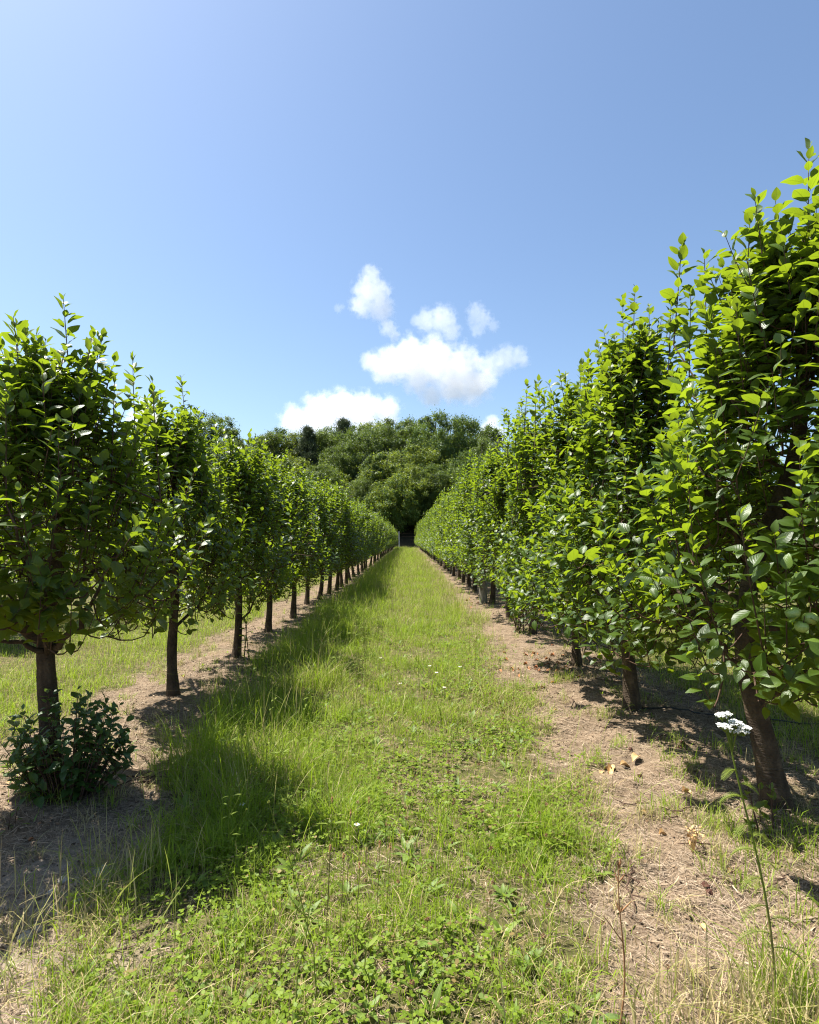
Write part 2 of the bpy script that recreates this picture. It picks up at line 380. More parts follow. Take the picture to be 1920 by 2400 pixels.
UP=np.array([0,0,1.0])
def shoots(mb, tw, B, D, Ln, size, r, cols=3, spacing=.036, upright=.5, young_tip=.9, stem_r=.0022, m_leaf=0, m_twig=1):
    """leafy shoots from bases B along D; leaves into mb, stems into tw"""
    n=len(B); D=norm(D); K=6
    u=np.linspace(0,1,K)[None,:,None]
    Dup=norm(D+UP*upright*.9)
    Pl=B[:,None,:]+Ln[:,None,None]*(u*(1-u*.5)*D[:,None,:]+u*u*.5*Dup[:,None,:])
    R=np.linspace(1.25,.45,K)[None,:]*stem_r*(.7+Ln[:,None]*1.2)
    V,q=tubes(Pl,R,4); tw.add(V,quads=q,m=m_twig,rnd=0.5)
    for i in range(n):
        k=max(4,int(Ln[i]/spacing)); 
        s=(np.arange(k)+r.random(k)*.5)/k; s=np.clip(.06+.94*s,0,1)
        f=s*(K-1); a=np.minimum(f.astype(int),K-2); fr=(f-a)[:,None]
        pos=Pl[i,a]*(1-fr)+Pl[i,a+1]*fr; ax=norm(Pl[i,a+1]-Pl[i,a])
        ref=np.array([1.,0,0]) if abs(ax[0,0])<.8 else np.array([0,1.,0])
        e1=norm(np.cross(ax,ref)); e2=np.cross(ax,e1)
        ph=r.random()*6.28+np.arange(k)*2.399+r.normal(0,.3,k)
        rad=np.cos(ph)[:,None]*e1+np.sin(ph)[:,None]*e2
        elev=np.interp(s,[0,.6,.9,1],[.28,.55,.95,1.3])+r.normal(0,.28,k)
        d=np.cos(elev)[:,None]*rad+np.sin(elev)[:,None]*ax
        nn=ax-(ax*d).sum(-1,keepdims=True)*d
        nn=norm(norm(nn)+UP*.85+r.normal(0,.24,(k,3)))
        ln=size*np.interp(s,[0,.25,.7,.9,1],[.68,1,1,.74,.45])*(.62+.62*r.random(k))
        yg=np.clip(np.interp(s,[0,.55,.85,1],[0,.05,.35,1])*young_tip+r.normal(0,.06,k),0,1)
        leaf_block(mb,pos,d,nn,ln,np.clip(r.normal(.5,.25,k),0,1),yg,cols=cols,r=r,m=m_leaf)

def polyline_resample(P,K):
    P=np.asarray(P,float); d=np.r_[0,np.cumsum(np.linalg.norm(np.diff(P,axis=0),axis=1))]
    u=np.linspace(0,d[-1],K)
    out=np.stack([np.interp(u,d,P[:,i]) for i in range(3)],-1)
    for _ in range(2): out[1:-1]=.25*out[:-2]+.5*out[1:-1]+.25*out[2:]
    return out

def trunk_mesh(P, R, r, sides=14, K=26, flare=1.5, name='trunk'):
    L=polyline_resample(P,K); rr=np.interp(np.linspace(0,1,K),np.linspace(0,1,len(R)),R)
    zf=np.exp(-np.linspace(0,1,K)*K*.6); rr=rr*(1+(flare-1)*zf)
    V,q=tubes(L[None],rr[None],sides)
    V=V.reshape(K,sides,3); C=L[:,None,:]
    for i in range(K):
        for j in range(sides):
            c=V[i,j]-L[i]; ph=j/sides*6.28
            k=1+.20*(vn(2.2*math.cos(ph)+9+P[-1][0]*40,L[i,2]*7+2.2*math.sin(ph))-.5)*2+.16*math.exp(-i*.5)*math.sin(ph*3+1)
            V[i,j]=L[i]+c*k
    return V.reshape(-1,3),q,L,rr
def r_off(r): return getattr(r,'_off',0)

BRG={}
def apple_tree(seed, hb, hbody, htop, A, Bw, n, cols, leaf=.078, trunk=None, tr=(.075,.06,.045,.02), spires=None, nlimb=13, fixed_limbs=(), sep=False, nspire=8, extra=None):
    """returns dict of meshes in local coordinates (base at origin)"""
    r=np.random.default_rng(seed)
    if trunk is None:
        a=r.normal(0,.04,2); trunk=[(0,0,-.05),(a[0],a[1],.35),(a[0]*1.3,a[1]*1.8,.75),(r.normal(0,.06),r.normal(0,.06),1.3),(r.normal(0,.06),r.normal(0,.06),hbody-.1)]
    tm=MB(); V,q,TL,TR=trunk_mesh(trunk,tr,r); tm.add(V,quads=q,m=0)
    limbs=[]
    def env(z):
        s=np.clip((z-hb)/(hbody-hb),0,1)
        return np.interp(s,[0,.08,.2,.42,.65,.85,1],[.64,.92,1,.80,.54,.31,.14])
    # limbs
    for P in fixed_limbs: limbs.append((np.asarray(P[0],float),P[1]))
    for k in range(nlimb):
        z0=np.interp(k,[0,nlimb-1],[max(.45,hb*.85),hbody*.80])+r.normal(0,.05)
        i=np.argmin(np.abs(TL[:,2]-z0)); p0=TL[i]
        az=k*2.4+r.normal(0,.4)
        zt=min(hbody-.1,z0+r.uniform(.25,.7)); e=env(zt)
        tip=np.array([math.cos(az)*Bw*e*.72,math.sin(az)*A*e*.78,zt])
        mid=p0*.45+tip*.55+np.array([0,0,-.10+r.normal(0,.05)])
        limbs.append((polyline_resample([p0,p0*.75+tip*.25+[0,0,-.03],mid,tip],9),.5*TR[i]*r.uniform(.6,.95)))
    LP=[]; br=[]
    for P,R0 in limbs:
        P=polyline_resample(P,10); P[1:-1]+=r.normal(0,.012,(8,3))
        R=np.linspace(R0,R0*.28,10)
        V,q=tubes(P[None],R[None],7); b=MB(); b.add(V,quads=q,m=0); br.append(b); LP.append(P)
    LPs=np.concatenate(LP+[TL[len(TL)//2:]])
    # leafy shoots through the envelope
    cm=MB()
    n=int(n*.74); Bw=Bw*.90; A=A*.93; M=n*3; z=hb+(hbody-hb)*r.beta(1.1,1.2,M); az=r.random(M)*6.283; rad=np.sqrt(r.uniform(.10,1,M))
    cl=vn(np.cos(az)*2.6*rad+seed*1.7+50,z*2.9+np.sin(az)*2.6*rad+seed)
    lowcut=hb+.34*vn(az*1.3+seed*3.1,rad*2)*(hbody-hb)*.35
    ok=np.where((cl>.42)&(z>lowcut))[0][:n]; z,az,rad=z[ok],az[ok],rad[ok]; n=len(z)
    e=env(z)*(1+.28*(vn(az*1.6+seed,z*2.6)-.5)*2)
    x=np.cos(az)*Bw*e*rad; y=np.sin(az)*A*e*rad
    cxr=np.interp(z,TL[:,2],TL[:,0])*.6
    B0=np.stack([x+cxr,y,z],-1)
    out=np.stack([np.cos(az)*rad,np.sin(az)*rad,np.zeros(n)],-1)
    sz=(z-hb)/(hbody-hb)
    D=out*(.95-.35*sz)[:,None]+UP*np.interp(sz,[0,.25,.6,1],[.0,.55,1.0,1.5])[:,None]+r.normal(0,.33,(n,3))
    Ln=r.uniform(.12,.38,n)*np.interp(rad,[0,1],[.75,1.15])
    B0=B0-norm(D)*Ln[:,None]*.55
    shoots(cm,cm,B0,D,Ln,leaf,r,cols=cols,spacing=.027,upright=.8,young_tip=.8)
    # upright water shoots standing out of the crown surface
    W=int(n*.46); zs=r.beta(1.15,1.0,W)*.93+.03; zz=hb+(hbody-hb)*zs; aa=r.random(W)*6.283; ee=env(zz)*np.sqrt(r.uniform(.22,1.05,W))
    WB=np.stack([np.cos(aa)*Bw*ee+np.interp(zz,TL[:,2],TL[:,0])*.6,np.sin(aa)*A*ee,zz-.12],-1)
    wo_=np.interp(zs,[0,.3,1],[.75,.42,.25]); WD=np.stack([np.cos(aa)*wo_,np.sin(aa)*wo_,np.ones(W)],-1)+r.normal(0,.13,(W,3)); WL=r.uniform(.28,.58,W)*np.interp(zs,[0,.3,.7,1],[.8,1.05,1.0,.85])
    shoots(cm,cm,WB,WD,WL,leaf*1.02,r,cols=cols,spacing=.024,upright=.6,young_tip=.95,stem_r=.0024)
    B0=np.concatenate([B0,WB]); n=len(B0)
    # connecting twigs: each to the nearest limb or to a shoot already joined
    near=np.sqrt(((B0[:,None,:]-LPs[None])**2).sum(-1).min(1)); order=np.argsort(near)
    cand=np.concatenate([LPs,B0[order]]); Q=np.zeros_like(B0); nL=len(LPs)
    for c_,i_ in enumerate(order):
        dd=((cand[:nL+c_]-B0[i_])**2).sum(-1); Q[i_]=cand[dd.argmin()]
    u=np.linspace(0,1,4)[None,:,None]; sag=np.array([0,0,-.05])
    C=Q[:,None]*(1-u)+B0[:,None]*u+sag*(u*(1-u)*4)*.5
    V,q=tubes(C,np.broadcast_to(np.array([.0052,.0042,.0034,.003]),(n,4)),4); cm.add(V,quads=q,m=1,rnd=.5)
    # upright spires at the top
    if spires is None:
        spires=[]
        for k in range(nspire):
            sx,sy=r.normal(0,.26*Bw/.6),r.normal(0,.45*A/.95)
            zt=htop-abs(r.normal(0,.16))-.5*(sx*sx/.36+sy*sy/.9)*.5-(.0 if k else -.0)
            spires.append((sx,sy,max(zt,hbody-.15)))
    for k in range(nspire+4 if extra is None else extra):
        sx,sy=r.normal(0,.30*Bw/.6),np.clip(r.normal(0,.45*A/.95),-.6,.6)
        spires=list(spires)+[(sx,sy,r.uniform(hbody-.12,htop-.22)-.28*(sx*sx/.36+sy*sy/.9))]
    sb=[];sd=[];sL=[]
    for sx,sy,zt in spires:
        Ls=r.uniform(.50,.80); lean=r.normal(0,.06,2)
        sb.append((sx-lean[0]*Ls,sy-lean[1]*Ls,zt-Ls)); sd.append((lean[0],lean[1],1)); sL.append(Ls*.96)
    sb=np.array(sb);sd=np.array(sd);sL=np.array(sL)
    shoots(cm,cm,sb,sd,sL,leaf*1.08,r,cols=cols,spacing=.021,upright=.2,young_tip=.95,stem_r=.0026)
    dd=((sb[:,None,:]-LPs[None])**2).sum(-1); Q=LPs[dd.argmin(1)]
    C=Q[:,None]*(1-u)+sb[:,None]*u
    V,q=tubes(C,np.broadcast_to(np.array([.008,.0065,.005,.0042]),(len(sb),4)),5); cm.add(V,quads=q,m=1,rnd=.5)
    d={'crown':cm.mesh('crown',[M_LEAF,M_TWIG]),'env':LP}
    if sep:
        d['trunk']=tm.mesh('trunk',[M_BARK]); d['branches']=[b.mesh('branch',[M_BARK]) for b in br]
    else:
        for b in br: tm.add(np.concatenate(b.V),quads=b.Fq[0],m=0)
        d['trunk']=tm.mesh('trunk',[M_BARK]); d['branches']=[]
    return d

def apple_mesh():
    K,S=11,16; mb=MB(); V=[]
    for i in range(K):
        t=i/(K-1)*math.pi; rr=math.sin(t)**.92*(.5+.03*math.cos(t)); z=.47*math.cos(t)-.10*math.exp(-((t)/.35)**2)+.07*math.exp(-((math.pi-t)/.3)**2)
        for j in range(S):
            a=j/S*6.283; k=1+.02*math.cos(5*a)*(1 if t>2 else .3); V.append((rr*k*math.cos(a),rr*k*math.sin(a),z))
    V=np.array(V); idx=np.arange(K*S).reshape(K,S); nx=np.roll(idx,-1,1)
    q=np.stack([idx[1:],nx[1:],nx[:-1],idx[:-1]],-1).reshape(-1,4); mb.add(V,quads=q,m=0)
    P=np.array([[(0,0,.34),(.02,0,.5),(.07,.01,.72),(.13,.02,.9)]]); v,qq=tubes(P,np.full((1,4),.03),5); mb.add(v,quads=qq,m=1)
    v,qq=tubes(np.array([[(0,0,-.36),(0,0,-.44)]]),np.array([[.05,.09]]),6); mb.add(v,quads=qq,m=2)
    return mb.mesh('apple',[M_APPLE,M_TWIG,M_CONE])
ME_APPLE=apple_mesh()

def place_tree(d, loc, rz, label, group, s=1.0, apples=()):
    root=bpy.data.objects.new('apple_tree',None); COL.objects.link(root)
    root.location=loc; root.rotation_euler=(0,0,rz); root.scale=(s,s,s)
    tag(root,label,'apple tree',group)
    link('trunk',d['trunk'],root); link('crown',d['crown'],root)
    for b in d['branches']: link('branch',b,root)
    for (ax,ay,az,sz) in apples:
        o=link('apple',ME_APPLE,root,(ax,ay,az),random.random()*6); o.scale=(sz,sz,sz*.93); o.rotation_euler=(random.uniform(-.5,.5),random.uniform(-.5,.5),random.random()*6)
    return root

# measured trunk bases (lateral, depth)
Lp=[(-1.96,3.28),(-2.03,5.17),(-1.95,6.8),(-2.01,8.6),(-1.95,10.2),(-2.05,12.2),(-1.95,13.2),(-1.90,14.4),(-1.85,15.5),(-1.84,16.7),(-1.84,17.9)]
Rp=[(1.87,3.0),(1.80,4.76),(1.79,6.3),(1.78,8.5),(1.76,10.26),(1.74,12.35),(1.73,13.8),(1.72,15.3),(1.71,16.7),(1.70,18.3)]
y=17.9
while y<75: y+=1.62+random.uniform(-.12,.12); Lp.append((-1.84+random.uniform(-.06,.06),y))
y=18.3
while y<76: y+=1.62+random.uniform(-.12,.12); Rp.append((1.70+random.uniform(-.06,.06),y))
GL,GR='apple trees of the left row','apple trees of the right row'
ORD=['first','second','third','fourth','fifth','sixth','seventh','eighth','ninth','tenth','eleventh','twelfth']

def sp(px,py,d,loc):
    x,yy,z=at_d(px,py,d); return (x-loc[0],yy-loc[1],z)
# --- left row
l0=Lp[0]
sL0=[sp(145,707,3.28,l0),sp(38,774,3.2,l0),sp(-60,800,3.3,l0),sp(232,790,3.5,l0),sp(310,852,3.9,l0),sp(95,850,3.1,l0),sp(190,850,3.3,l0),sp(-10,830,3.6,l0),sp(270,905,3.3,l0)]
fl0=[([(0,.0,.70),(-.10,-.03,.84),(-.24,-.05,.96),(-.48,-.08,1.16)],.042),([(.02,0,.74),(.12,-.05,.80),(.22,-.06,.92),(.34,-.1,1.12)],.022),([(-.01,-.02,.72),(-.15,-.12,.80),(-.33,-.25,.80)],.016),([(0,0,.92),(-.2,.05,1.05),(-.5,.1,1.10)],.02)]
tL0=[(0,0,-.05),(.0,0,.3),(-.03,0,.70),(.02,.03,1.2),(.05,.02,1.7),(.02,0,2.2)]
d=apple_tree(101,.84,2.28,2.72,.98,.68,470,5,.079,extra=3,trunk=tL0,tr=(.050,.046,.047,.036,.026,.012),spires=sL0,fixed_limbs=fl0,sep=True,nlimb=10)
place_tree(d,(*l0,gz(*l0)),0,'first apple tree of the left row, its forked trunk rising from a dark bush',GL,apples=[(.215,-.22,.925,.052),(.255,-.23,.935,.054),(.18,-.21,.91,.048)])
l1=Lp[1]
sL1=[sp(421,880,5.17,l1),sp(376,915,5.1,l1),sp(461,953,5.3,l1),sp(500,985,5.7,l1),sp(345,930,4.9,l1),sp(440,960,5.0,l1)]
d=apple_tree(102,.62,2.36,2.8,.98,.68,470,3,.077,extra=6,trunk=[(0,0,-.05),(-.01,0,.4),(.02,0,.8),(0,.02,1.3),(.02,0,2.25)],spires=sL1,sep=True,nlimb=11,tr=(.041,.038,.034,.026,.012))
place_tree(d,(*l1,gz(*l1)),0,'second apple tree of the left row, standing on a straight bare trunk',GL)
d=apple_tree(103,.55,2.35,2.72,1.0,.68,450,3,.077,sep=True,nlimb=11,tr=(.040,.036,.033,.026,.012))
place_tree(d,(*Lp[2],gz(*Lp[2])),0,'third apple tree of the left row, beside a thin sapling',GL)
d=apple_tree(104,.54,2.38,2.78,1.0,.68,450,3,.077,sep=True,nlimb=11,tr=(.041,.038,.034,.026,.012))
place_tree(d,(*Lp[3],gz(*Lp[3])),0,'fourth apple tree of the left row, its trunk bowed at the base',GL)
LV=[apple_tree(110+i,.54,2.34+.05*i,2.74+.05*i,1.0,.66,430,3,.077,nlimb=10,tr=(.045,.040,.035,.026,.012)) for i in range(4)]
# --- right row
r0=Rp[0]
tR0=[(0,0,-.05),(-.05,0,.22),(-.11,0,.48),(-.18,0,.75),(-.17,.02,1.08),(-.02,.04,1.42),(.12,.03,1.8),(.12,0,2.4),(.13,0,2.9)]
sR0=[sp(1897,356,3.0,r0),sp(1782,534,3.05,r0),sp(1602,566,3.75,r0),sp(1650,600,3.6,r0),sp(1725,600,3.2,r0),sp(1960,420,3.0,r0),sp(1840,560,2.9,r0),sp(1680,680,3.2,r0),sp(1575,700,3.8,r0),sp(1620,690,3.5,r0),sp(1760,640,3.0,r0),sp(1900,560,2.8,r0),sp(2010,520,3.0,r0)]
fR0=[([(-.17,-.01,.66),(.0,-.06,.64),(.16,-.09,.66),(.42,-.12,.78),(.6,-.14,1.0)],.036),([(-.19,-.02,.70),(-.30,-.06,.76),(-.36,-.10,.92),(-.40,-.16,1.1)],.015),([(-.17,-.02,.82),(-.30,.1,1.0),(-.36,.3,1.2),(-.4,.5,1.35)],.024),([(-.16,.0,1.25),(-.3,-.02,1.45),(-.38,.1,1.8)],.022),([(.03,-.02,1.5),(.2,-.1,1.6),(.45,-.2,1.9)],.024)]
d=apple_tree(201,.58,2.86,3.3,1.0,.76,600,5,.090,extra=3,trunk=tR0,tr=(.060,.052,.047,.043,.040,.035,.031,.024,.012),spires=sR0,fixed_limbs=fR0,sep=True,nlimb=11)
place_tree(d,(*r0,gz(*r0)),0,'tallest nearest apple tree of the right row, its trunk leaning behind the white yarrow',GR,
   apples=[(-.385,-.70,1.06,.052),(-.325,-.71,1.04,.056),(-.365,-.72,1.01,.050)])
r1=Rp[1]
sR1=[sp(1490,680,4.76,r1),sp(1520,720,4.9,r1),sp(1460,700,4.9,r1),sp(1380,828,5.6,r1),sp(1365,850,5.4,r1),sp(1570,760,4.5,r1),sp(1440,790,4.8,r1),sp(1530,770,4.7,r1),sp(1480,790,4.5,r1),sp(1410,880,5.2,r1)]
d=apple_tree(202,.40,2.88,3.35,1.0,.78,600,5,.086,extra=6,trunk=[(0,0,-.05),(-.03,0,.35),(-.06,0,.7),(-.03,.02,1.3),(0,0,2),(0,0,2.8)],tr=(.050,.045,.041,.034,.026,.012),spires=sR1,sep=True,nlimb=13)
place_tree(d,(*r1,gz(*r1)),0,'second apple tree of the right row, pale green apples low on its crown',GR,
   apples=[(-.38,-.88,1.09,.050),(-.335,-.88,1.12,.052),(-.32,-.90,1.06,.052),(-.41,-.86,1.11,.046)])
d=apple_tree(203,.34,2.84,3.35,1.0,.76,580,3,.084,sep=True,nlimb=12,tr=(.044,.040,.036,.028,.012))
place_tree(d,(*Rp[2],gz(*Rp[2])),0,'third apple tree of the right row, low leafy skirt over rusty fallen leaves',GR,
   apples=[(-.27,-.92,.98,.048),(-.225,-.93,1.01,.048),(-.215,-.92,.96,.050)])
d=apple_tree(204,.50,2.90,3.5,1.02,.74,560,3,.083,sep=True,nlimb=12,tr=(.044,.040,.036,.028,.012))
place_tree(d,(*Rp[3],gz(*Rp[3])),0,'fourth apple tree of the right row, beside a bright green sapling',GR)
RV=[apple_tree(210+i,.50,2.80+.06*i,3.28+.08*i,1.0,.73,520,3,.082,nlimb=10,tr=(.046,.041,.036,.026,.012)) for i in range(4)]
for i,(x,yy) in enumerate(Lp):
    if i<4: continue
    lab=('%s apple tree from the camera in the left row, trunk at the grass edge'%ORD[i]) if i<12 else 'small distant apple tree of the left row, crown merging with its neighbours'
    if i==len(Lp)-1: lab='last apple tree at the far end of the left row'
    place_tree(LV[(i*7+i//4)%4],(x,yy,float(gz(x,yy))),random.choice([0,math.pi])+random.uniform(-.25,.25),lab,GL,random.uniform(.93,1.05))
for i,(x,yy) in enumerate(Rp):
    if i<4: continue
    lab=('%s apple tree from the camera in the right row, trunk at the bare strip'%ORD[i]) if i<12 else 'small distant apple tree of the right row, crown merging with its neighbours'
    if i==len(Rp)-1: lab='last apple tree at the far end of the right row'
    place_tree(RV[(i*7+i//4)%4],(x,yy,float(gz(x,yy))),random.choice([0,math.pi])+random.uniform(-.25,.25),lab,GR,random.uniform(.93,1.04))
y=3.0; i=0
while y<44:
    place_tree(LV[(i*5+i//3)%4],(-5.75+random.uniform(-.06,.06),y,0),random.choice([0,math.pi])+random.uniform(-.2,.2),'apple tree of the next row behind the left row, seen between trunks','apple trees of the row behind the left one',random.uniform(.95,1.05))
    place_tree(RV[(i*5+i//3)%4],(5.55+random.uniform(-.06,.06),y-.4,0),random.choice([0,math.pi])+random.uniform(-.2,.2),'apple tree of the next row behind the right row, seen through gaps','apple trees of the row behind the right one',random.uniform(.93,1.02))
    y+=1.68+random.uniform(-.1,.1); i+=1

# ------------------------------------------------------------------ woodland on the hill
def wood_tree(seed, H, Rw, hb, nclump, per, size, mat, kind='broad'):
    r=np.random.default_rng(seed); tm=MB()
    P=[(0,0,-.5),(r.normal(0,.15),r.normal(0,.15),H*.35),(r.normal(0,.4),r.normal(0,.4),H*.65),(r.normal(0,.4),r.normal(0,.4),H*.9)]
    L_=polyline_resample(P,12); R_=np.linspace(.022*H,.004*H,12); R_[0]*=1.4
    V,q=tubes(L_[None],R_[None],9); tm.add(V,quads=q)
    cm=MB(); C=[];CR=[]
    k=0
    while len(C)<nclump:
        if kind=='pine':
            z=hb+(H-hb)*r.random(); s=(z-hb)/(H-hb)
            rad=Rw*(1-s**1.6)*r.random()**.4+.15; a=r.random()*6.28
            C.append((math.cos(a)*rad,math.sin(a)*rad,z)); CR.append(Rw*r.uniform(.16,.26))
        else:
            v=norm(r.normal(0,1,3)); rad=r.random()**.35
            z=.5*v[2]*rad+.5
            lob=1+.35*(vn(seed+3*math.atan2(v[1],v[0]),z*3)-.5)*2
            C.append((v[0]*rad*Rw*lob,v[1]*rad*Rw*lob,hb+(H-hb)*(z if z>0 else 0))); CR.append(Rw*r.uniform(.09,.26))
    C=np.array(C); CR=np.array(CR)
    # limbs to clumps
    sel=r.choice(len(C),min(22,len(C)),replace=False)
    for i in sel:
        j=np.argmin(np.abs(L_[:,2]-C[i,2]*.72)); p0=L_[j]
        P=polyline_resample([p0,p0*.5+C[i]*.5+[0,0,.1],C[i]],6); V,q=tubes(P[None],np.linspace(R_[j]*.45,.02,6)[None],5); tm.add(V,quads=q)
    for c,cr in zip(C,CR):
        n=per; v=norm(r.normal(0,1,(n,3))); rr=r.random(n)**.5*np.where(r.random(n)<.25,1.5,1.0)
        sq=np.array([1,1,.82]) if kind!='pine' else np.array([1,1,.66])
        Pn=c+v*rr[:,None]*cr*sq
        d=norm(v*.5+r.normal(0,1,(n,3))*.8); nn=norm(v+UP*.7+r.normal(0,.5,(n,3)))
        ln=size*r.uniform(.6,1.35,n)
        if kind=='pine': d=norm(v+UP*.9+r.normal(0,.5,(n,3)))
        S=norm(np.cross(d,nn)); nn=np.cross(S,d)
        w=.34 if kind!='pine' else .13
        Vq=np.stack([Pn-d*ln[:,None]*.5,Pn+S*ln[:,None]*w-nn*ln[:,None]*.06,Pn+d*ln[:,None]*.5,Pn-S*ln[:,None]*w-nn*ln[:,None]*.06],1)
        idx=np.arange(n*4).reshape(n,4)
        cl=np.clip(r.normal(.5,.16),0,1)
        cm.add(Vq,quads=idx,rnd=np.repeat(np.clip(cl+r.normal(0,.22,n),0,1),4),young=np.repeat((r.random(n)<.10)*r.random(n)*.8,4))
    return tm.mesh('trunk',[M_TBARK]),cm.mesh('crown',[mat],smooth=False)
WT={'oak':[wood_tree(301+i,14,5.2,2.0,190,190,.24,M_OAK) for i in range(3)],
    'horn':[wood_tree(311+i,11,4.6,.9,170,190,.23,M_LIME) for i in range(2)],
    'pine':[wood_tree(321,15,4.6,3.0,100,260,.40,M_PINE,'pine')],
    'slim':[wood_tree(325,14,3.0,2.5,80,260,.22,M_OAK)],
    'grey':[wood_tree(331,10,3.4,1.2,66,260,.22,M_GREY)],
    'bush':[wood_tree(341,4.5,3.2,.2,60,240,.24,M_OAK)]}
def ztop(k):
    me=WT[k][0][1]; a=np.empty(len(me.vertices)*3,np.float32); me.vertices.foreach_get('co',a); return float(np.percentile(a[2::3],99.6))
HT={k:ztop(k) for k in WT}
GW='woodland trees on the hillside'
def wtree(kind, i, x, y, label, name, s=1.0, top=None, sw=1.0):
    z=float(hill(x,y))
    if top is not None: s=(top-z)/HT[kind]
    t,c=WT[kind][i%len(WT[kind])]
    root=bpy.data.objects.new(name,None); COL.objects.link(root); root.location=(x,y,z-.1)
    root.rotation_euler=(0,0,random.random()*6.28); root.scale=(s*sw,s*sw,s)
    tag(root,label,'tree',GW); link('trunk',t,root); link('crown',c,root)
def wpx(kind,i,px,py,d,label,name,sw=1.0):
    x,_,z=at_d(px,py,d); wtree(kind,i,x,d,label,name,top=z,sw=sw*.84)
wpx('pine',0,806,983,122,'dark flat-topped pine highest above the left part of the wood','pine_tree',1.15)
wpx('pine',0,722,1001,116,'dark spiky pine left of the flat-topped pine on the skyline','pine_tree',1.05)
wpx('oak',0,1030,968,107,'tallest broad tree of the wood, above the middle of the alley','oak_tree',.95)
wpx('oak',1,1085,980,112,'broad round tree on the right shoulder of the skyline, beside a small cloud','oak_tree',.9)
wpx('slim',0,985,975,110,'slender tree on the skyline just left of the tallest broad tree','slender_tree',1.0)
wpx('slim',0,925,985,124,'thin topped tree on the skyline right of the pines','slender_tree',1.0)
wpx('horn',0,905,1060,98,'yellow-green tree in the middle of the wood, brightest of the slope','hornbeam_tree',1.25)
wpx('horn',1,985,1040,100,'yellow-green tree in front of the tallest broad tree','hornbeam_tree',1.05)
wpx('oak',2,860,1010,110,'bushy tree below the flat-topped pine','oak_tree',.95)
wpx('oak',0,662,1006,122,'round dark tree left of the spiky pine','oak_tree',.9)
wpx('oak',1,612,1022,126,'low dark tree where the skyline dips above the left row','oak_tree',.9)
wpx('oak',2,492,972,132,'big rounded tree on the far left shoulder of the hill','oak_tree',1.2)
wpx('slim',0,560,1010,130,'slim tree between the left shoulder and the dip of the skyline','slender_tree',1.0)
wpx('oak',1,545,1030,118,'dark tree low on the left slope above the apple tops','oak_tree',1.0)
wpx('horn',0,690,1070,104,'pale green tree low on the left of the slope','hornbeam_tree',1.15)
wpx('horn',1,760,1085,100,'pale green tree behind the left row of apple trees','hornbeam_tree',1.15)
wpx('oak',2,785,1050,108,'dull green tree in the left middle of the wood','oak_tree',.95)
wpx('oak',0,1135,1030,104,'dark tree at the right end of the skyline','oak_tree',.85)
wpx('grey',0,1168,1034,112,'grey-green tree peeping over the right row','willow_tree',.9)
wpx('oak',1,1085,1090,95,'dark green tree behind the right row of apple trees','oak_tree',1.1)
wpx('oak',2,1015,1090,93,'shadowy tree right of the yellow-green tree','oak_tree',1.0)
wpx('horn',0,930,1110,91,'tree at the end of the alley, leaves lit above its dark trunk','hornbeam_tree',1.25)
wpx('oak',1,850,1120,93,'tree at the end of the alley, left of its neighbour with the lit leaves','oak_tree',1.05)
wpx('horn',1,790,1150,92,'low tree behind the tops of the left row','hornbeam_tree',1.1)
wpx('oak',0,980,1150,97,'deep shaded tree at the foot of the wood','oak_tree',1.1)
for a_,b_,d_,k_ in ((760,1012,118,'oak'),(690,1016,120,'horn'),(842,1000,116,'oak'),(782,1004,126,'oak'),(872,992,120,'horn'),(640,1016,118,'oak'),(955,985,118,'oak'),(900,1000,114,'oak'),(1135,1000,118,'oak')):
    wpx(k_,int(a_),a_,b_,d_,'rounded green tree filling the wooded slope among others','woodland_tree',1.05)
rw=np.random.default_rng(5); placed=[]
for k in range(900):
    x=rw.uniform(-95,70); yy=rw.uniform(92,158)
    if min([1e9]+[(x-a)**2+(yy-b)**2 for a,b in placed])<44: continue
    # stay under the skyline seen in the photo
    kind=rw.choice(['oak','oak','horn','oak','slim']); 
    sk=np.interp(CX+F*x/yy,[-500,300,480,560,620,700,850,1000,1100,1160,1300,2000],[980,975,985,1030,1045,1030,1015,1010,1015,1070,1110,1110])
    top=EYE+(HY-sk)*yy/F - rw.uniform(1.5,7); z=float(hill(x,yy)); h=top-z
    if h<6: continue
    s=min(h/HT[kind],rw.uniform(.8,1.1)); placed.append((x,yy))
    wtree(kind,k,x,yy,'rounded green tree filling the wooded slope among others','woodland_tree',s,sw=rw.uniform(.68,.9))
    if len(placed)>=150: break
for k in range(26):
    x=-22+44*k/25+rw.normal(0,.5); yy=rw.uniform(86,90)
    if -7<x<4: continue
    wtree('bush',0,x,yy,'low dark bush at the foot of the wood behind the fence','shrub',rw.uniform(.55,1.0))

# ------------------------------------------------------------------ posts, hose
def post(name,label,cat,x,y,h,r0,mat,lean=(0,0),sides=10,taper=.9,group=None):
    mb=MB(); K=8; P=np.array([[(lean[0]*t,lean[1]*t,-.2+(h+.2)*t) for t in np.linspace(0,1,K)]])
    R=np.linspace(r0,r0*taper,K)[None]*(1+.03*np.sin(np.arange(K)*2.1))
    V,q=tubes(P,R,sides); mb.add(V,quads=q)
    top=np.array([P[0,-1]+[0,0,r0*.15]]); n0=(K-1)*sides
    mb.add(np.concatenate([V[n0:],top]),tris=[(j,(j+1)%sides,sides) for j in range(sides)])
    o=link(name,mb.mesh(name,[mat],smooth=True),None,(x,y,float(gz(x,y)))); tag(o,label,cat,group); return o
x,_,_=at_d(936,1270,81); post('fence_post','thin pale metal fence post at the end of the alley','fence post',x,81,2.35,.055,M_GALV,(-.03,0))
for x_ in (-9,-5.2,3.2,7.2,11): post('fence_post','metal fence post at the far end, half hidden behind the rows','fence post',x_,81.2,2.3,.05,M_GALV,group='posts of the far wire fence')
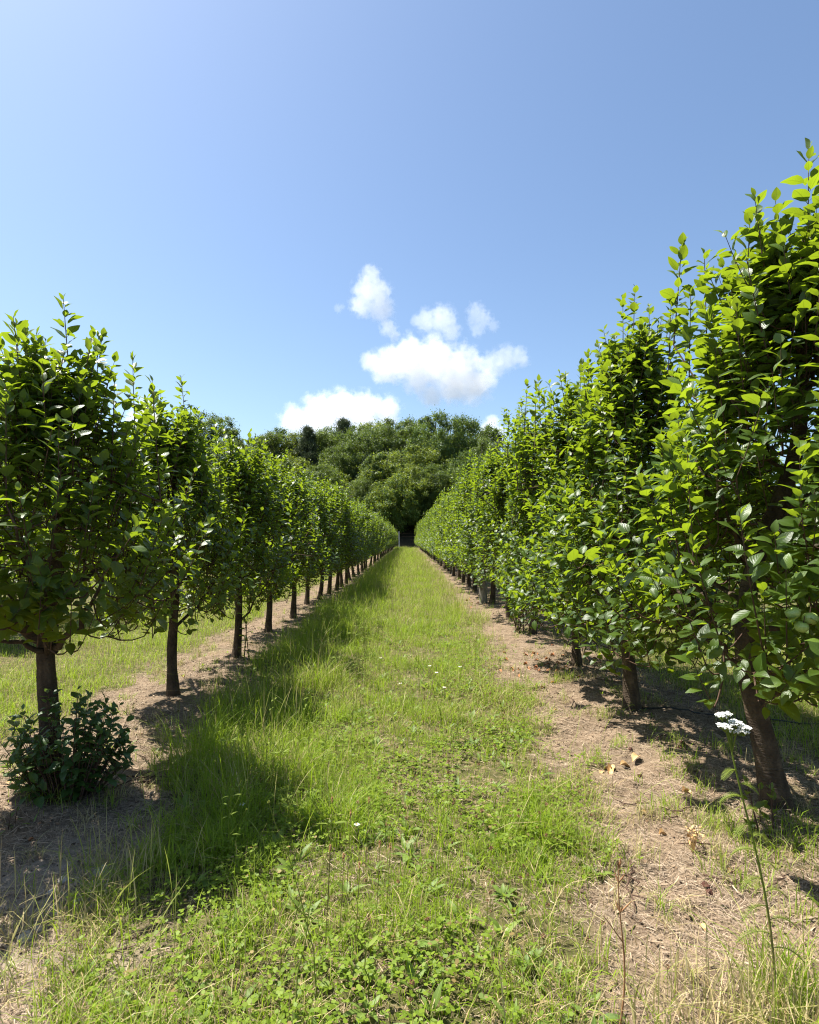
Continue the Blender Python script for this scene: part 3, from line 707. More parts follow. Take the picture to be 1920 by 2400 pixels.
mb=MB()
xx=np.linspace(-9,11,60)
for h in np.linspace(.3,2.1,5):
    P=np.stack([xx,np.full(60,81.26),h+0*xx],-1)[None]; V,q=tubes(P,np.full((1,60),.003),4); mb.add(V,quads=q)
tag(link('wire_fence',mb.mesh('wire_fence',[M_WIRE])),'strands of thin wire across the end of the alley before the wood','fence')
post('wooden_post','grey weathered wooden post beside the sixth trunk of the right row','post',1.60,12.45,1.5,.085,M_WOOD,(-.1,0))
x,y_=at(1061,1350); post('stake','thin pale stake low in the right row beyond the wooden post','stake',x,y_,1.3,.03,M_BAMBOO,(.02,0))
P=[]
for t in np.linspace(0,1,40):
    hx=1.86+t*1.6; hy=4.72-t*.35; P.append((hx,hy,float(gz(hx,hy))+.012+.02*math.sin(t*9)**2))
V,q=tubes(np.array([P]),np.full((1,40),.006),7); mb=MB(); mb.add(V,quads=q)
tag(link('irrigation_hose',mb.mesh('irrigation_hose',[M_BLACK])),'thin black irrigation hose lying by the second trunk of the right row','hose')

# ------------------------------------------------------------------ bush and saplings at the trunks
def shrub(name,label,cat,loc,n,Rx,H,seed,leaf,mat,group=None):
    r=np.random.default_rng(seed); fm=MB(); sm=MB()
    a=r.random(n)*6.28; rad=np.sqrt(r.random(n))
    tip=np.stack([np.cos(a)*rad*Rx,np.sin(a)*rad*Rx*.8,H*(.25+.75*r.random(n)*(1-.45*rad**2))],-1)
    base=np.stack([np.cos(a)*rad*Rx*.25,np.sin(a)*rad*Rx*.2,np.full(n,-.02)],-1)
    D=norm(tip-base*.6); Ln=r.uniform(.12,.24,n)
    B0=tip-D*Ln[:,None]
    u=np.linspace(0,1,5)[None,:,None]; C=base[:,None]*(1-u)+B0[:,None]*u
    V,q=tubes(C,np.broadcast_to(np.array([.005,.0045,.004,.003,.0025]),(n,5)),5); sm.add(V,quads=q)
    shoots(fm,sm,B0,D,Ln,leaf,r,cols=5,spacing=.022,upright=.6,young_tip=.5,m_twig=0)
    root=bpy.data.objects.new(name,None); COL.objects.link(root); root.location=loc; tag(root,label,cat,group)
    link('foliage',fm.mesh('foliage',[mat]),root); link('stems',sm.mesh('stems',[M_TWIG]),root); return root
x,y_=(155-CX)*3.12/F,3.14
shrub('bush','dark leafy bush growing round the foot of the first left trunk','bush',(x,y_,0),140,.35,.64,401,.056,M_SUCK)
def sapling(label,loc,H,n,seed,mat,leaf=.06):
    r=np.random.default_rng(seed); fm=MB(); sm=MB()
    B=np.array([[r.normal(0,.03),r.normal(0,.03),-.02] for _ in range(n)]); D=np.array([[r.normal(0,.14),r.normal(0,.14),1] for _ in range(n)])
    shoots(fm,sm,B,D,np.full(n,H)*r.uniform(.6,1,n),leaf,r,cols=3,spacing=.045,upright=.2,young_tip=.5,m_twig=0,stem_r=.004)
    root=bpy.data.objects.new('sapling',None); COL.objects.link(root); root.location=loc; tag(root,label,'sapling')
    link('foliage',fm.mesh('foliage',[mat]),root); link('stem',sm.mesh('stem',[M_TWIG]),root)
sapling('thin upright sapling just right of the third left trunk',(Lp[2][0]+.14,Lp[2][1]-.12,0),.80,2,411,M_LEAF)
sapling('bright green bushy sapling just left of the fourth right trunk',(Rp[3][0]-.16,Rp[3][1]+.25,0),.95,7,412,M_LEAF,.065)
sapling('few light green sprouts at the foot of the nearest right trunk',(1.66,2.80,0),.42,4,413,M_LEAF,.06)
sapling('short leafy sprout in front of the dark bush',(-1.90,2.78,0),.16,5,414,M_LEAF,.035)

# ------------------------------------------------------------------ ground cover
def in_view(x,y,margin=1.0):
    return (x>-CX/F*y-margin)&(x<(1920-CX)/F*y+margin)&(y>1.25)
def scatter(xr,bands,r):
    X=[];Y=[]
    for y0,y1,dn in bands:
        n=int((xr[1]-xr[0])*(y1-y0)*dn); x=r.uniform(*xr,n); y=r.uniform(y0,y1,n); k=in_view(x,y); X.append(x[k]);Y.append(y[k])
    return np.concatenate(X),np.concatenate(Y)
def blades(mb,x,y,h,w,dry,lean,r,prof=(1,.92,.66,.06),m=0,z=None,zscale=None):
    n=len(x); K=len(prof)
    if n==0: return
    t=np.linspace(0,1,K); prof=np.asarray(prof)
    ph=r.random(n)*6.283; dv=np.stack([np.cos(ph),np.sin(ph),0*ph],-1)
    fa=ph+1.57+r.normal(0,.5,n); sv=np.stack([np.cos(fa),np.sin(fa),0*fa],-1)
    z0=gz(x,y) if z is None else z
    base=np.stack([x,y,z0-.004],-1)
    ho=lean[:,None]*h[:,None]*t[None]**1.9; hz=h[:,None]*(t[None]-.42*np.minimum(lean,1.3)[:,None]*t[None]**2.4)
    C=base[:,None,:]+ho[...,None]*dv[:,None,:]+hz[...,None]*UP
    off=(w[:,None]*prof[None]*.5)[...,None]*sv[:,None,:]
    V=np.stack([C-off,C+off],2)
    idx=np.arange(n*K*2).reshape(n,K,2)
    q=np.stack([idx[:,:-1,0],idx[:,:-1,1],idx[:,1:,1],idx[:,1:,0]],-1).reshape(-1,4)
    mb.add(V.reshape(-1,3),quads=q,m=m,rnd=np.repeat(r.random(n),K*2),dry=np.repeat(dry,K*2))
gr=np.random.default_rng(21)
gm=MB()
BD=[(1.25,3,7500),(3,6,4600),(6,12,2300),(12,25,760),(25,50,300),(50,83,150)]
def wdist(y): return 1+np.clip(y-6,0,None)*.055
def keep_prob(x,y):
    eL,eR=strip_edges(y); s=soil_mask(x,y)
    patch=fbm(x*2.3+4,y*2.3,3)
    return (1-s)*np.where((x>-1.7)&(x<1.6),.22+1.0*sst(.34,.60,patch),1.0)
# green turf everywhere outside the bare strips
for xr,k in (((-1.7,1.6),1.0),((-5.4,-2.5),.55),((2.3,5.3),.55),((-14,-5.6),.12),((5.4,14),.12)):
    x,y=scatter(xr,[(a,b,c*k) for a,b,c in BD],gr); kp=gr.random(len(x))<keep_prob(x,y); x,y=x[kp],y[kp]; n=len(x)
    main=(x>-1.7)&(x<1.6)
    tall=np.where(main,sst(-.35,-.95,x)*(.25+.75*sst(2.2,3.2,y)),.25)
    far=sst(5,12,y)
    h=(.045+.085*gr.random(n)**1.3)*(1+1.4*tall*gr.random(n)**.8+1.1*far*gr.random(n))+.035*tall
    h=h*(.25+1.5*vn(x*6.1+70,y*6.1+9)*(.5+vn(x*1.7,y*1.7)))
    hz_=np.where(main,sst(.55,1.1,x),.45); pt=fbm(x*1.6+31,y*1.1+8,3)
    dry=np.clip((gr.random(n)<(.07+.40*hz_+.30*sst(.52,.7,pt)-.06*tall)).astype(float)*gr.uniform(.6,1,n)+gr.uniform(0,.18,n),0,1)
    w=(.0018+.0028*gr.random(n))*wdist(y)
    blades(gm,x,y,h,w,dry,np.abs(gr.normal(.62,.42,n)),gr)
# tall wispy stems with seed heads
x,y=scatter((-1.5,1.25),[(1.3,3,90),(3,6,190),(6,12,170),(12,25,100),(25,50,44),(50,82,14)],gr)
pr=np.clip(sst(.3,-1.0,x)*(.15+.85*sst(2.2,3.4,y))+.5*sst(7,12,y)+.20,0,1)*(1-soil_mask(x,y)); kp=gr.random(len(x))<pr; x,y=x[kp],y[kp]; n=len(x)
blades(gm,x,y,gr.uniform(.22,.52,n),.0030*wdist(y)*gr.uniform(.7,1.2,n),np.clip(gr.normal(.35,.3,n),0,1),np.abs(gr.normal(.22,.16,n)),gr,prof=(.45,.4,.35,.32,.95,1.0,.1))
# dry tufts on and beside the bare strips
cx,cy=scatter((-2.95,2.8),[(1.5,4,20),(4,9,13),(9,20,7),(20,60,2)],gr)
kp=soil_mask(cx,cy)>.3; cx,cy=cx[kp],cy[kp]
for a,b in zip(cx,cy):
    k=int(gr.integers(8,36)*(1 if b<10 else .5)); g_=gr.random()<.42
    x=a+gr.normal(0,.03,k); y=b+gr.normal(0,.03,k)
    blades(gm,x,y,gr.uniform(.03,.13,k)*(1.2 if g_ else 1),.0032*wdist(y),np.clip(gr.normal(.15 if g_ else .85,.15,k),0,1),np.abs(gr.normal(.7,.4,k)),gr)
# long dry grass at the bottom corners
for (ca,cb,sa,k,dr) in ((-1.28,2.05,.20,200,.75),(.98,1.72,.14,260,.85),(-1.15,2.5,.15,150,.55),(.9,1.62,.2,260,.9),(1.17,1.82,.06,260,.06),(1.05,1.66,.05,90,.1)):
    x=gr.normal(ca,sa,k); y=np.clip(gr.normal(cb,sa*.7,k),1.35,None)
    blades(gm,x,y,gr.uniform(.06,.30,k),.0034*gr.uniform(.7,1.4,k),np.clip(gr.normal(dr,.2,k),0,1),np.abs(gr.normal(.5,.4,k)),gr)
for (px_,py_,sa,k,dr) in ((1560,1905,.05,60,.1),(1590,1830,.05,50,.2),(1690,1950,.07,90,.15),(1800,2010,.10,160,.12),(1880,1990,.10,160,.1),(1760,2090,.06,60,.3),(1700,1780,.07,70,.15),(1390,1790,.04,40,.2),(1410,1690,.05,60,.25),(1480,1660,.06,80,.2),(90,1900,.07,90,.1),(140,1905,.05,60,.15)):
    a_,b_=at(px_,py_); x=gr.normal(a_,sa,k); y=np.clip(gr.normal(b_,sa,k),1.35,None)
    blades(gm,x,y,gr.uniform(.04,.15,k),.0034*gr.uniform(.7,1.4,k),np.clip(gr.normal(dr,.15,k),0,1),np.abs(gr.normal(.6,.35,k)),gr)
tag(link('grass',gm.mesh('grass',[M_GRASS])),'green and drying grass of the alleys between the rows','grass',kind='stuff')

# clover and broad weeds
cm=MB()
x,y=scatter((-1.5,1.3),[(1.25,3,1500),(3,5.5,1100),(5.5,9,500),(9,14,160)],gr)
pt=fbm(x*1.7+50,y*1.7+3,3); pr=(1-soil_mask(x,y))*sst(.36,.58,pt)*(.45+.55*sst(-1.1,-.3,x)); kp=gr.random(len(x))<pr; x,y=x[kp],y[kp]; n=len(x)
z=gz(x,y)+gr.uniform(.015,.085,n)
a6=np.array([0,.9,1.57,2.24,3.14,4.2]); 
for k in range(3):
    ph=gr.random(n)*.5+k*2.094+np.arange(n)*1.3; d=np.stack([np.cos(ph),np.sin(ph),gr.normal(.15,.25,n)],-1); d=norm(d)
    nn=norm(np.stack([gr.normal(0,.3,n),gr.normal(0,.3,n),np.ones(n)],-1)); S=norm(np.cross(d,nn))
    ln=gr.uniform(.010,.019,n)[:,None]; P0=np.stack([x,y,z],-1)
    V=np.stack([P0,P0+d*ln*.45+S*ln*.42,P0+d*ln*.95+S*ln*.30,P0+d*ln,P0+d*ln*.95-S*ln*.30,P0+d*ln*.45-S*ln*.42],1)
    idx=np.arange(n*6).reshape(n,6)
    cm.add(V.reshape(-1,3),quads=np.concatenate([idx[:,[0,1,2,3]],idx[:,[0,3,4,5]]]),rnd=np.repeat(gr.random(n),6),dry=np.repeat((gr.random(n)<.04)*.7,6))
# clover flower heads: small ragged balls going brown
x,y=scatter((-.9,1.15),[(1.35,3,70),(3,5.5,45),(5.5,8,22)],gr); kp=gr.random(len(x))<(1-soil_mask(x,y))*sst(-.6,.5,x); x,y=x[kp],y[kp]
for a,b in zip(x,y):
    c=np.array([a,b,float(gz(a,b))+gr.uniform(.05,.13)]); k=26
    v=norm(gr.normal(0,1,(k,3))); rr=gr.uniform(.005,.0085); S=norm(np.cross(v,gr.normal(0,1,(k,3)))); 
    V=np.stack([c+v*rr*.35+S*rr*.35,c+v*rr*.35-S*rr*.35,c+v*rr*1.2-S*rr*.18,c+v*rr*1.2+S*rr*.18],1)
    br_=gr.random()
    cm.add(V.reshape(-1,3),quads=np.arange(k*4).reshape(k,4),rnd=np.full(k*4,gr.random()),dry=np.full(k*4,1.0 if br_>.12 else .6))
    V,q=tubes(np.array([[(a,b,float(gz(a,b))),c]]),np.full((1,2),.0009),3); cm.add(V,quads=q,rnd=.5,dry=.2)
tag(link('clover',cm.mesh('clover',[M_CLOVER],smooth=False)),'low clover with browning flower heads among the alley grass','clover',kind='stuff')

wm=MB()
x,y=scatter((-1.5,1.2),[(1.3,3,34),(3,6,26),(6,10,14)],gr); kp=gr.random(len(x))<(1-soil_mask(x,y)); x,y=x[kp],y[kp]
x=np.r_[x,gr.uniform(1.2,2.4,26),gr.uniform(-2.6,-1.4,30)]; y=np.r_[y,gr.uniform(1.9,9,26),gr.uniform(2.2,10,30)]
for a,b in zip(x,y):
    k=gr.integers(4,8); ph=gr.random()*6.28+np.arange(k)*2.4; el=gr.uniform(.25,1.15,k)
    d=np.stack([np.cos(ph)*np.cos(el),np.sin(ph)*np.cos(el),np.sin(el)],-1); nn=UP-(d*UP).sum(-1,keepdims=True)*d
    small=.55 if soil_mask(a,b)>.4 else 1
    leaf_block(wm,np.repeat([[a,b,float(gz(a,b))]],k,0),d,nn,gr.uniform(.035,.085,k)*small,gr.random(k),gr.uniform(0,.7,k),cols=3,wr=gr.uniform(.10,.20),fold=.3,arch=.3,r=gr)
M_WEED=leaf_mat('weed_leaf',(.07,.125,.018),(.13,.20,.035),(.18,.24,.05),(.34,.44,.04),(.10,.15,.05),rough=.5,tfac=.36)
tag(link('weeds',wm.mesh('weeds',[M_WEED])),'broad leaved weeds scattered through the grass','weeds',kind='stuff')

# straw and mulch on the bare strips
sm=MB()
x,y=scatter((-3.0,2.75),[(1.3,3.5,10000),(3.5,7,5200),(7,13,1500),(13,30,240),(30,70,50)],gr)
pt=fbm(x*2.7+11,y*2.7+5,3); kp=gr.random(len(x))<np.clip(soil_mask(x,y)*(.25+.9*sst(.35,.6,pt))+.26,0,1); x,y=x[kp],y[kp]; n=len(x)
ln=gr.uniform(.010,.055,n)*(1+1.6*(gr.random(n)<.06)); ph=gr.random(n)*6.28; w=(.0006+.0011*gr.random(n))*wdist(y)*(1+1.8*(gr.random(n)<.05))
d=np.stack([np.cos(ph),np.sin(ph),0*ph],-1); s=np.stack([-np.sin(ph),np.cos(ph),0*ph],-1)
t=np.array([-.5,-.17,.17,.5]); bend=gr.normal(0,.035,n)
z=gz(x,y)+.003+gr.random(n)*.010; tilt=gr.normal(0,.12,n)
C=np.stack([x,y,z],-1)[:,None,:]+(ln[:,None]*t[None])[...,None]*d[:,None]+((t[None]**2)*ln[:,None]*bend[:,None]*4)[...,None]*s[:,None]
C[...,2]+=ln[:,None]*(t[None]*tilt[:,None])+np.abs(ln[:,None]*tilt[:,None])*.5
off=(w*.5)[:,None,None]*(s[:,None]+UP*.35)
V=np.stack([C-off,C+off],2); idx=np.arange(n*8).reshape(n,4,2)
sm.add(V.reshape(-1,3),quads=np.stack([idx[:,:-1,0],idx[:,:-1,1],idx[:,1:,1],idx[:,1:,0]],-1).reshape(-1,4),rnd=np.repeat(gr.random(n),8),dry=np.repeat(np.clip(gr.normal(.5,.35,n),0,1),8))
tag(link('straw_mulch',sm.mesh('straw_mulch',[M_STRAW],smooth=False)),'dry straw and mown stems littering the bare strips','straw',kind='stuff')

# chips of bark, clods and leaf bits on the bare strips
km=MB(); x,y=scatter((-2.9,2.75),[(1.3,3.5,2300),(3.5,7,1200),(7,13,420),(13,30,90)],gr)
kp=gr.random(len(x))<soil_mask(x,y)*(.15+1.1*sst(.38,.62,fbm(x*3.3+5,y*3.3+1,3))); x,y=x[kp],y[kp]; n=len(x)
sz=gr.uniform(.003,.009,n)*wdist(y)*(1+1.2*(gr.random(n)<.06)); nn=norm(np.stack([gr.normal(0,.5,n),gr.normal(0,.5,n),np.ones(n)],-1)); d=norm(np.cross(nn,gr.normal(0,1,(n,3)))); S_=np.cross(nn,d)
c=np.stack([x,y,gz(x,y)+sz*.35],-1); a_=gr.uniform(.4,1.1,n)[:,None]; z_=sz[:,None]
V=np.stack([c-d*z_,c+S_*z_*a_-nn*z_*.2,c+d*z_*.9+nn*z_*.15,c-S_*z_*a_*.8,c+nn*z_*.55],1); ix=np.arange(n*5).reshape(n,5)
km.add(V.reshape(-1,3),tris=np.concatenate([ix[:,[0,3,4]],ix[:,[3,2,4]],ix[:,[2,1,4]],ix[:,[1,0,4]]]),rnd=np.repeat(gr.random(n),5),dry=np.repeat(np.clip(gr.normal(.3,.35,n),0,1),5))
M_CHIP=herb_mat('bark_chip',(.05,.032,.022),(.15,.105,.07),(.20,.12,.065),(.42,.33,.23),(.1,.07,.04),tfac=.04,rough=.85)
tag(link('mulch_chips',km.mesh('mulch_chips',[M_CHIP],smooth=False)),'crumbs of soil, bark and dead leaf lying on the bare strips','mulch',kind='stuff')

# ------------------------------------------------------------------ countable small things
def curled_leaf(seed,mat,name='dry_leaf',L=.07,cl=.5):
    r=np.random.default_rng(seed); mb=MB()
    leaf_block(mb,np.zeros((1,3)),np.array([[1.,0,.1]]),np.array([[0,0,1.]]),np.array([L]),np.array([.5]),np.array([0.]),cols=5,fold=cl*2,arch=cl,r=r)
    me=mb.mesh(name,[mat]); return me
DL=[curled_leaf(500+i,M_DRYLEAF,L=.075+.02*i,cl=.35+.15*i) for i in range(3)]; RL=[curled_leaf(510+i,M_RUSTLEAF,L=.045+.01*i,cl=.5) for i in range(3)]
def put(name,me,px,py,label,cat,group=None,s=1.0,dz=.006):
    x,y=at(px,py); o=link(name,me,None,(x,y,float(gz(x,y))+dz),random.random()*6.28,s); tag(o,label,cat,group); return o
put('dry_leaf',DL[0],1502,1788,'large pale dry leaf lying flat on the right bare strip','dry leaf',s=1.2)
GLF='tan dry leaves on the right strip'
for i,(a,b) in enumerate([(1425,1800),(1437,1806),(1448,1803),(1415,1807),(1430,1811),(1446,1812)]): put('dry_leaf',DL[i%3],a,b,'tan curled leaf in the small heap on the right bare strip','dry leaf',GLF,s=.7)
for i,(a,b) in enumerate([(1596,1868),(1625,1876),(1296,1672),(1540,1950),(1700,2050),(1640,2160),(1497,1905)]): put('dry_leaf',DL[(i+1)%3],a,b,'single small tan leaf on the right bare strip','dry leaf',GLF,s=.5)
for i in range(46):
    a=gr.normal(1270,60); b=gr.normal(1568,22)
    put('fallen_leaf',RL[i%3],a,b,'rusty fallen leaf scattered before the third right trunk','fallen leaf','rusty leaves under the third right tree',s=gr.uniform(.7,1.1))
for i in range(12):
    a=gr.uniform(1080,1180); b=gr.uniform(1400,1440)
    put('fallen_leaf',RL[i%3],a,b,'rusty fallen leaf on the far part of the right strip','fallen leaf','rusty leaves far along the right strip',s=1.2)
for i,(a,b) in enumerate([(10,1858),(430,1600),(300,1760),(85,1985)]): put('fallen_leaf',(DL+RL)[i],a,b,'orange fallen leaf on the left strip','fallen leaf','orange leaves on the left strip',s=.8)
# twigs
def twig_mesh(seed,L):
    r=np.random.default_rng(seed); mb=MB(); P=[(t*L,r.normal(0,.02)*L*3*t,.008+.01*math.sin(t*3)) for t in np.linspace(0,1,8)]
    V,q=tubes(np.array([P]),np.linspace(.0045,.002,8)[None],6); mb.add(V,quads=q)
    j=4; P2=[tuple(np.array(P[j])+np.array([.6,.8*(1 if seed%2 else -1),.3])*t*L*.22) for t in np.linspace(0,1,4)]
    V,q=tubes(np.array([P2]),np.linspace(.003,.0014,4)[None],5); mb.add(V,quads=q); return mb.mesh('twig',[M_TWIG])
TW=[twig_mesh(521+i,.18+.07*i) for i in range(3)]
for i,(a,b) in enumerate([(1800,2095),(1478,2020),(1480,2050),(1650,2060),(1440,1715),(1395,1610),(1560,1745),(1620,1905),(1340,1665),(1690,2000),(1520,1880)]):
    put('twig',TW[i%3],a,b,'thin brown twig lying on the right bare strip','twig','twigs on the right strip')
for i,(a,b) in enumerate([(300,1850),(330,1840),(260,1870),(350,1800),(160,2305),(290,1830)]):
    put('twig',TW[i%3],a,b,'dark twig on the shaded left strip','twig','twigs on the left strip')
# husks (dark dried apples)
def lump(seed,R,mat,name,flat=.7,K=9,S=12,amp=.35):
    r=np.random.default_rng(seed); V=[]
    for i in range(K):
        t=i/(K-1)*math.pi
        for j in range(S):
            a=j/S*6.283; v=Vector((math.sin(t)*math.cos(a),math.sin(t)*math.sin(a),math.cos(t)))
            k=1+amp*mnoise.noise(v*1.7+Vector((seed,0,0)))+amp*.4*mnoise.noise(v*4+Vector((0,seed,0))); V.append((v.x*R*k,v.y*R*k*.85,v.z*R*k*flat))
    idx=np.arange(K*S).reshape(K,S); nx=np.roll(idx,-1,1)
    return mesh(name,np.array(V),[np.stack([idx[1:],nx[1:],nx[:-1],idx[:-1]],-1).reshape(-1,4)],[mat])
HK=[lump(531+i,.016,M_CONE,'husk',.7,amp=.9) for i in range(2)]
for i,(a,b) in enumerate([(1655,2080),(1663,2098),(1595,1775),(1600,1768),(1478,1772),(1500,1828)]): put('husk',HK[i%2],a,b,'dark shrivelled fruit husk on the right bare strip','husk','dark husks on the right strip',dz=.009)
ST=[lump(541+i,.030,M_STONE,'stone',.55) for i in range(4)]
for i,(a,b,s) in enumerate([(240,2052,1.3),(212,2140,.8),(205,2100,.7),(222,2078,.8),(180,2120,.6),(120,2100,.7),(150,2075,.9),(90,2190,.7),(60,2205,1.1),(190,2165,.5),(250,2100,.5),(135,2150,.5)]):
    put('stone',ST[i%4],a,b,'large grey stone in the clay patch at lower left' if i==0 else 'small pale stone lying in the clay patch at lower left','stone',None if i==0 else 'stones in the clay patch',s=s,dz=.002)

# daisies (white rayed flowers) : stem + flower head
def daisy_parts(h):
    mb=MB(); V,q=tubes(np.array([[(0,0,0),(.006,.004,h*.5),(0,0,h)]]),np.array([[.0016,.0014,.0011]]),5); mb.add(V,quads=q,rnd=.5,dry=0.)
    st=mb.mesh('stem',[M_YARROW]); pm=MB(); k=16
    for ring in range(2):
        ph=np.arange(k)/k*6.283+ring*.2; d=np.stack([np.cos(ph),np.sin(ph),np.full(k,.12-.15*ring)],-1); nn=np.repeat([[0,0,1.]],k,0)
        leaf_block(pm,np.repeat([[0,0,h]],k,0)+d*.003,d,nn,np.full(k,.0125),np.full(k,.5),np.zeros(k),cols=3,wr=.13,fold=.05,arch=.1,petiole=.02,r=gr)
    V,q=tubes(np.array([[(0,0,h-.002),(0,0,h+.001),(0,0,h+.003),(0,0,h+.004)]]),np.array([[.003,.0055,.0045,.0005]]),9)
    dm=MB(); dm.add(V,quads=q)
    return st,pm.mesh('petals',[M_WHITE]),dm.mesh('disc',[M_YEL])
def daisy(px,py_top,d,h,label,group=None):
    x,y,z=at_d(px,py_top,d); z0=float(gz(x,y)); h=max(.08,z-z0)
    st,pe,di=daisy_parts(h); root=bpy.data.objects.new('daisy',None); COL.objects.link(root); root.location=(x,y,z0); root.rotation_euler=(.05,random.uniform(-.06,.06),random.random()*6)
    tag(root,label,'flower',group); link('stem',st,root); hd=link('petals',pe,root); link('disc',di,hd)
daisy(571,1887,2.95,.2,'white daisy at the edge of the shadow of the left row')
daisy(835,1942,2.75,.2,'white daisy in the middle of the grass alley, nearest of the daisies')
for a,b,d in [(1010,1560,5.6),(1026,1575,5.3),(1078,1562,5.7),(890,1542,5.8),(940,1602,5.0),(1040,1610,5.0)]: daisy(a,b,d,.25,'small white daisy farther along the grass alley','white daisies farther along the alley')

# wiry branching weed stalks
def stalk_mesh(seed,H,mat,branch=5,head=True,lean=.12):
    r=np.random.default_rng(seed); mb=MB(); a=r.normal(0,lean,2)
    K=9; t=np.linspace(0,1,K); P=np.stack([a[0]*H*t**1.5,a[1]*H*t**1.5,H*t],-1); P[1:-1,:2]+=r.normal(0,.006,(K-2,2))
    V,q=tubes(P[None],np.linspace(.0022,.0009,K)[None],5); mb.add(V,quads=q,rnd=r.random(),dry=.1); tips=[P[-1]]
    for b in range(branch):
        j=r.integers(3,K-1); L=H*r.uniform(.14,.34); ph=r.random()*6.28; d=np.array([math.cos(ph)*.75,math.sin(ph)*.75,.85])
        Q=np.stack([P[j]+d*L*s+UP*L*.25*s*s for s in np.linspace(0,1,5)]); V,q=tubes(Q[None],np.linspace(.0014,.0007,5)[None],4); mb.add(V,quads=q,rnd=r.random(),dry=.1); tips.append(Q[-1])
        k=2; leaf_block(mb,np.repeat(P[j][None],k,0),np.array([d*[1,1,.3],-d*[1,1,-.2]]),np.repeat([[0,0,1.]],k,0),r.uniform(.03,.06,k),r.random(k),np.zeros(k),cols=3,wr=.12,r=r)
    if head:
        for c in tips:
            k=14; v=norm(r.normal(0,1,(k,3))); rr=.0045; S=norm(np.cross(v,r.normal(0,1,(k,3))))
            V=np.stack([c+v*rr*.2+S*rr*.4,c+v*rr*.2-S*rr*.4,c+v*rr*1.2-S*rr*.2,c+v*rr*1.2+S*rr*.2],1); mb.add(V.reshape(-1,3),quads=np.arange(k*4).reshape(k,4),rnd=.9,dry=.25)
    return mb.mesh('weed_stalk',[mat])
WS=[stalk_mesh(551+i,.42+.04*i,M_YARROW,branch=4+i%4) for i in range(6)]
for i in range(64):
    yy=gr.uniform(2.5,9.5); x=gr.uniform(-1.35,-.35)+.12*(yy>6)
    o=link('weed_stalk',WS[i%6],None,(x,yy,float(gz(x,yy))),gr.random()*6.28,gr.uniform(.7,1.15)); tag(o,'wiry branching weed stalk in the tall grass shaded by the left row','weed stalk','weed stalks in the shaded grass')
for i,(a,d,h) in enumerate([(1040,4.2,.62),(1065,4.0,.6),(1030,4.5,.55),(925,3.6,.5),(985,5.2,.55)]):
    x=(a-CX)*d/F; o=link('weed_stalk',stalk_mesh(571+i,h,M_YARROW,branch=6,lean=.2),None,(x,d,float(gz(x,d)))); tag(o,'tall thin branching weed stalk standing up in the sunny middle of the alley','weed stalk','tall weed stalks in the middle of the alley')
for i,(a,d,h,l) in enumerate([(690,1.72,.55,.3),(745,1.80,.62,.25),(660,1.9,.5,.2),(870,1.75,.45,.3)]):
    x=(a-CX)*d/F; o=link('weed_stalk',stalk_mesh(581+i,h,M_YARROW,branch=1,lean=l,head=True),None,(x,d,float(gz(x,d)))); tag(o,'bare blue-green weed stem rising from the grass at the bottom of the picture','weed stalk','bare weed stems nearest the camera')
# brown plantain-like seed heads near the camera
def seedhead(px,py,d,label,group):
    x,y,z=at_d(px,py,d); z0=float(gz(x,y)); h=z-z0; mb=MB()
    V,q=tubes(np.array([[(0,0,0),(.01,0,h*.6),(.015,.01,h)]]),np.array([[.0014,.0012,.001]]),5); mb.add(V,quads=q,rnd=.4,dry=.5)
    hm=MB(); k=70; t=gr.random(k); ph=gr.random(k)*6.28; rr=.0045*np.sin(np.pi*np.clip(t,.05,.97))**.5
    c=np.stack([.015+0*t,.01+0*t,h-.005+.03*t],-1); v=np.stack([np.cos(ph),np.sin(ph),.6+0*ph],-1); S=np.stack([-np.sin(ph),np.cos(ph),0*ph],-1)
    V=np.stack([c+S*.0012,c-S*.0012,c+v*rr[:,None]*1.3-S*.0006,c+v*rr[:,None]*1.3+S*.0006],1); hm.add(V.reshape(-1,3),quads=np.arange(k*4).reshape(k,4))
    root=bpy.data.objects.new('seed_stalk',None); COL.objects.link(root); root.location=(x,y,z0); tag(root,label,'weed stalk',group)
    link('stem',mb.mesh('stem',[M_YARROW]),root); link('seed_head',hm.mesh('seed_head',[M_STEMB],smooth=False),root)
for a,b,d in [(768,1885,2.2),(812,1915,2.3),(856,1885,2.5),(880,1990,2.1),(905,1995,2.2),(762,2000,2.0),(795,2020,2.05),(832,2040,2.0)]: seedhead(a,b,d,'stalk with a small brown seed head in the sunny grass','stalks with brown seed heads')
# dead brown stalk
r_=np.random.default_rng(9); mb=MB(); x,y=(1452-CX)*1.70/F,1.70; H=.46
P=np.stack([[.012*math.sin(t*5)+.01*t,.0,H*t] for t in np.linspace(0,1,12)]); V,q=tubes(P[None],np.linspace(.0032,.0013,12)[None],6); mb.add(V,quads=q)
for k in range(9):
    j=r_.integers(6,12); d=np.array([r_.normal(0,.5),r_.normal(0,.3),1]); Q=np.stack([P[j]+d*s*.03 for s in np.linspace(0,1,3)]); V,q=tubes(Q[None],np.array([[.0012,.0025,.0006]]),5); mb.add(V,quads=q)
Q=np.stack([P[6]+np.array([-.055,0,.075])*s for s in np.linspace(0,1,4)]); V,q=tubes(Q[None],np.linspace(.002,.001,4)[None],5); mb.add(V,quads=q)
tag(link('dead_stalk',mb.mesh('dead_stalk',[M_STEMB]),None,(x,y,float(gz(x,y)))),'upright dead reddish-brown stalk at the edge of the grass near the bottom','dead stalk')
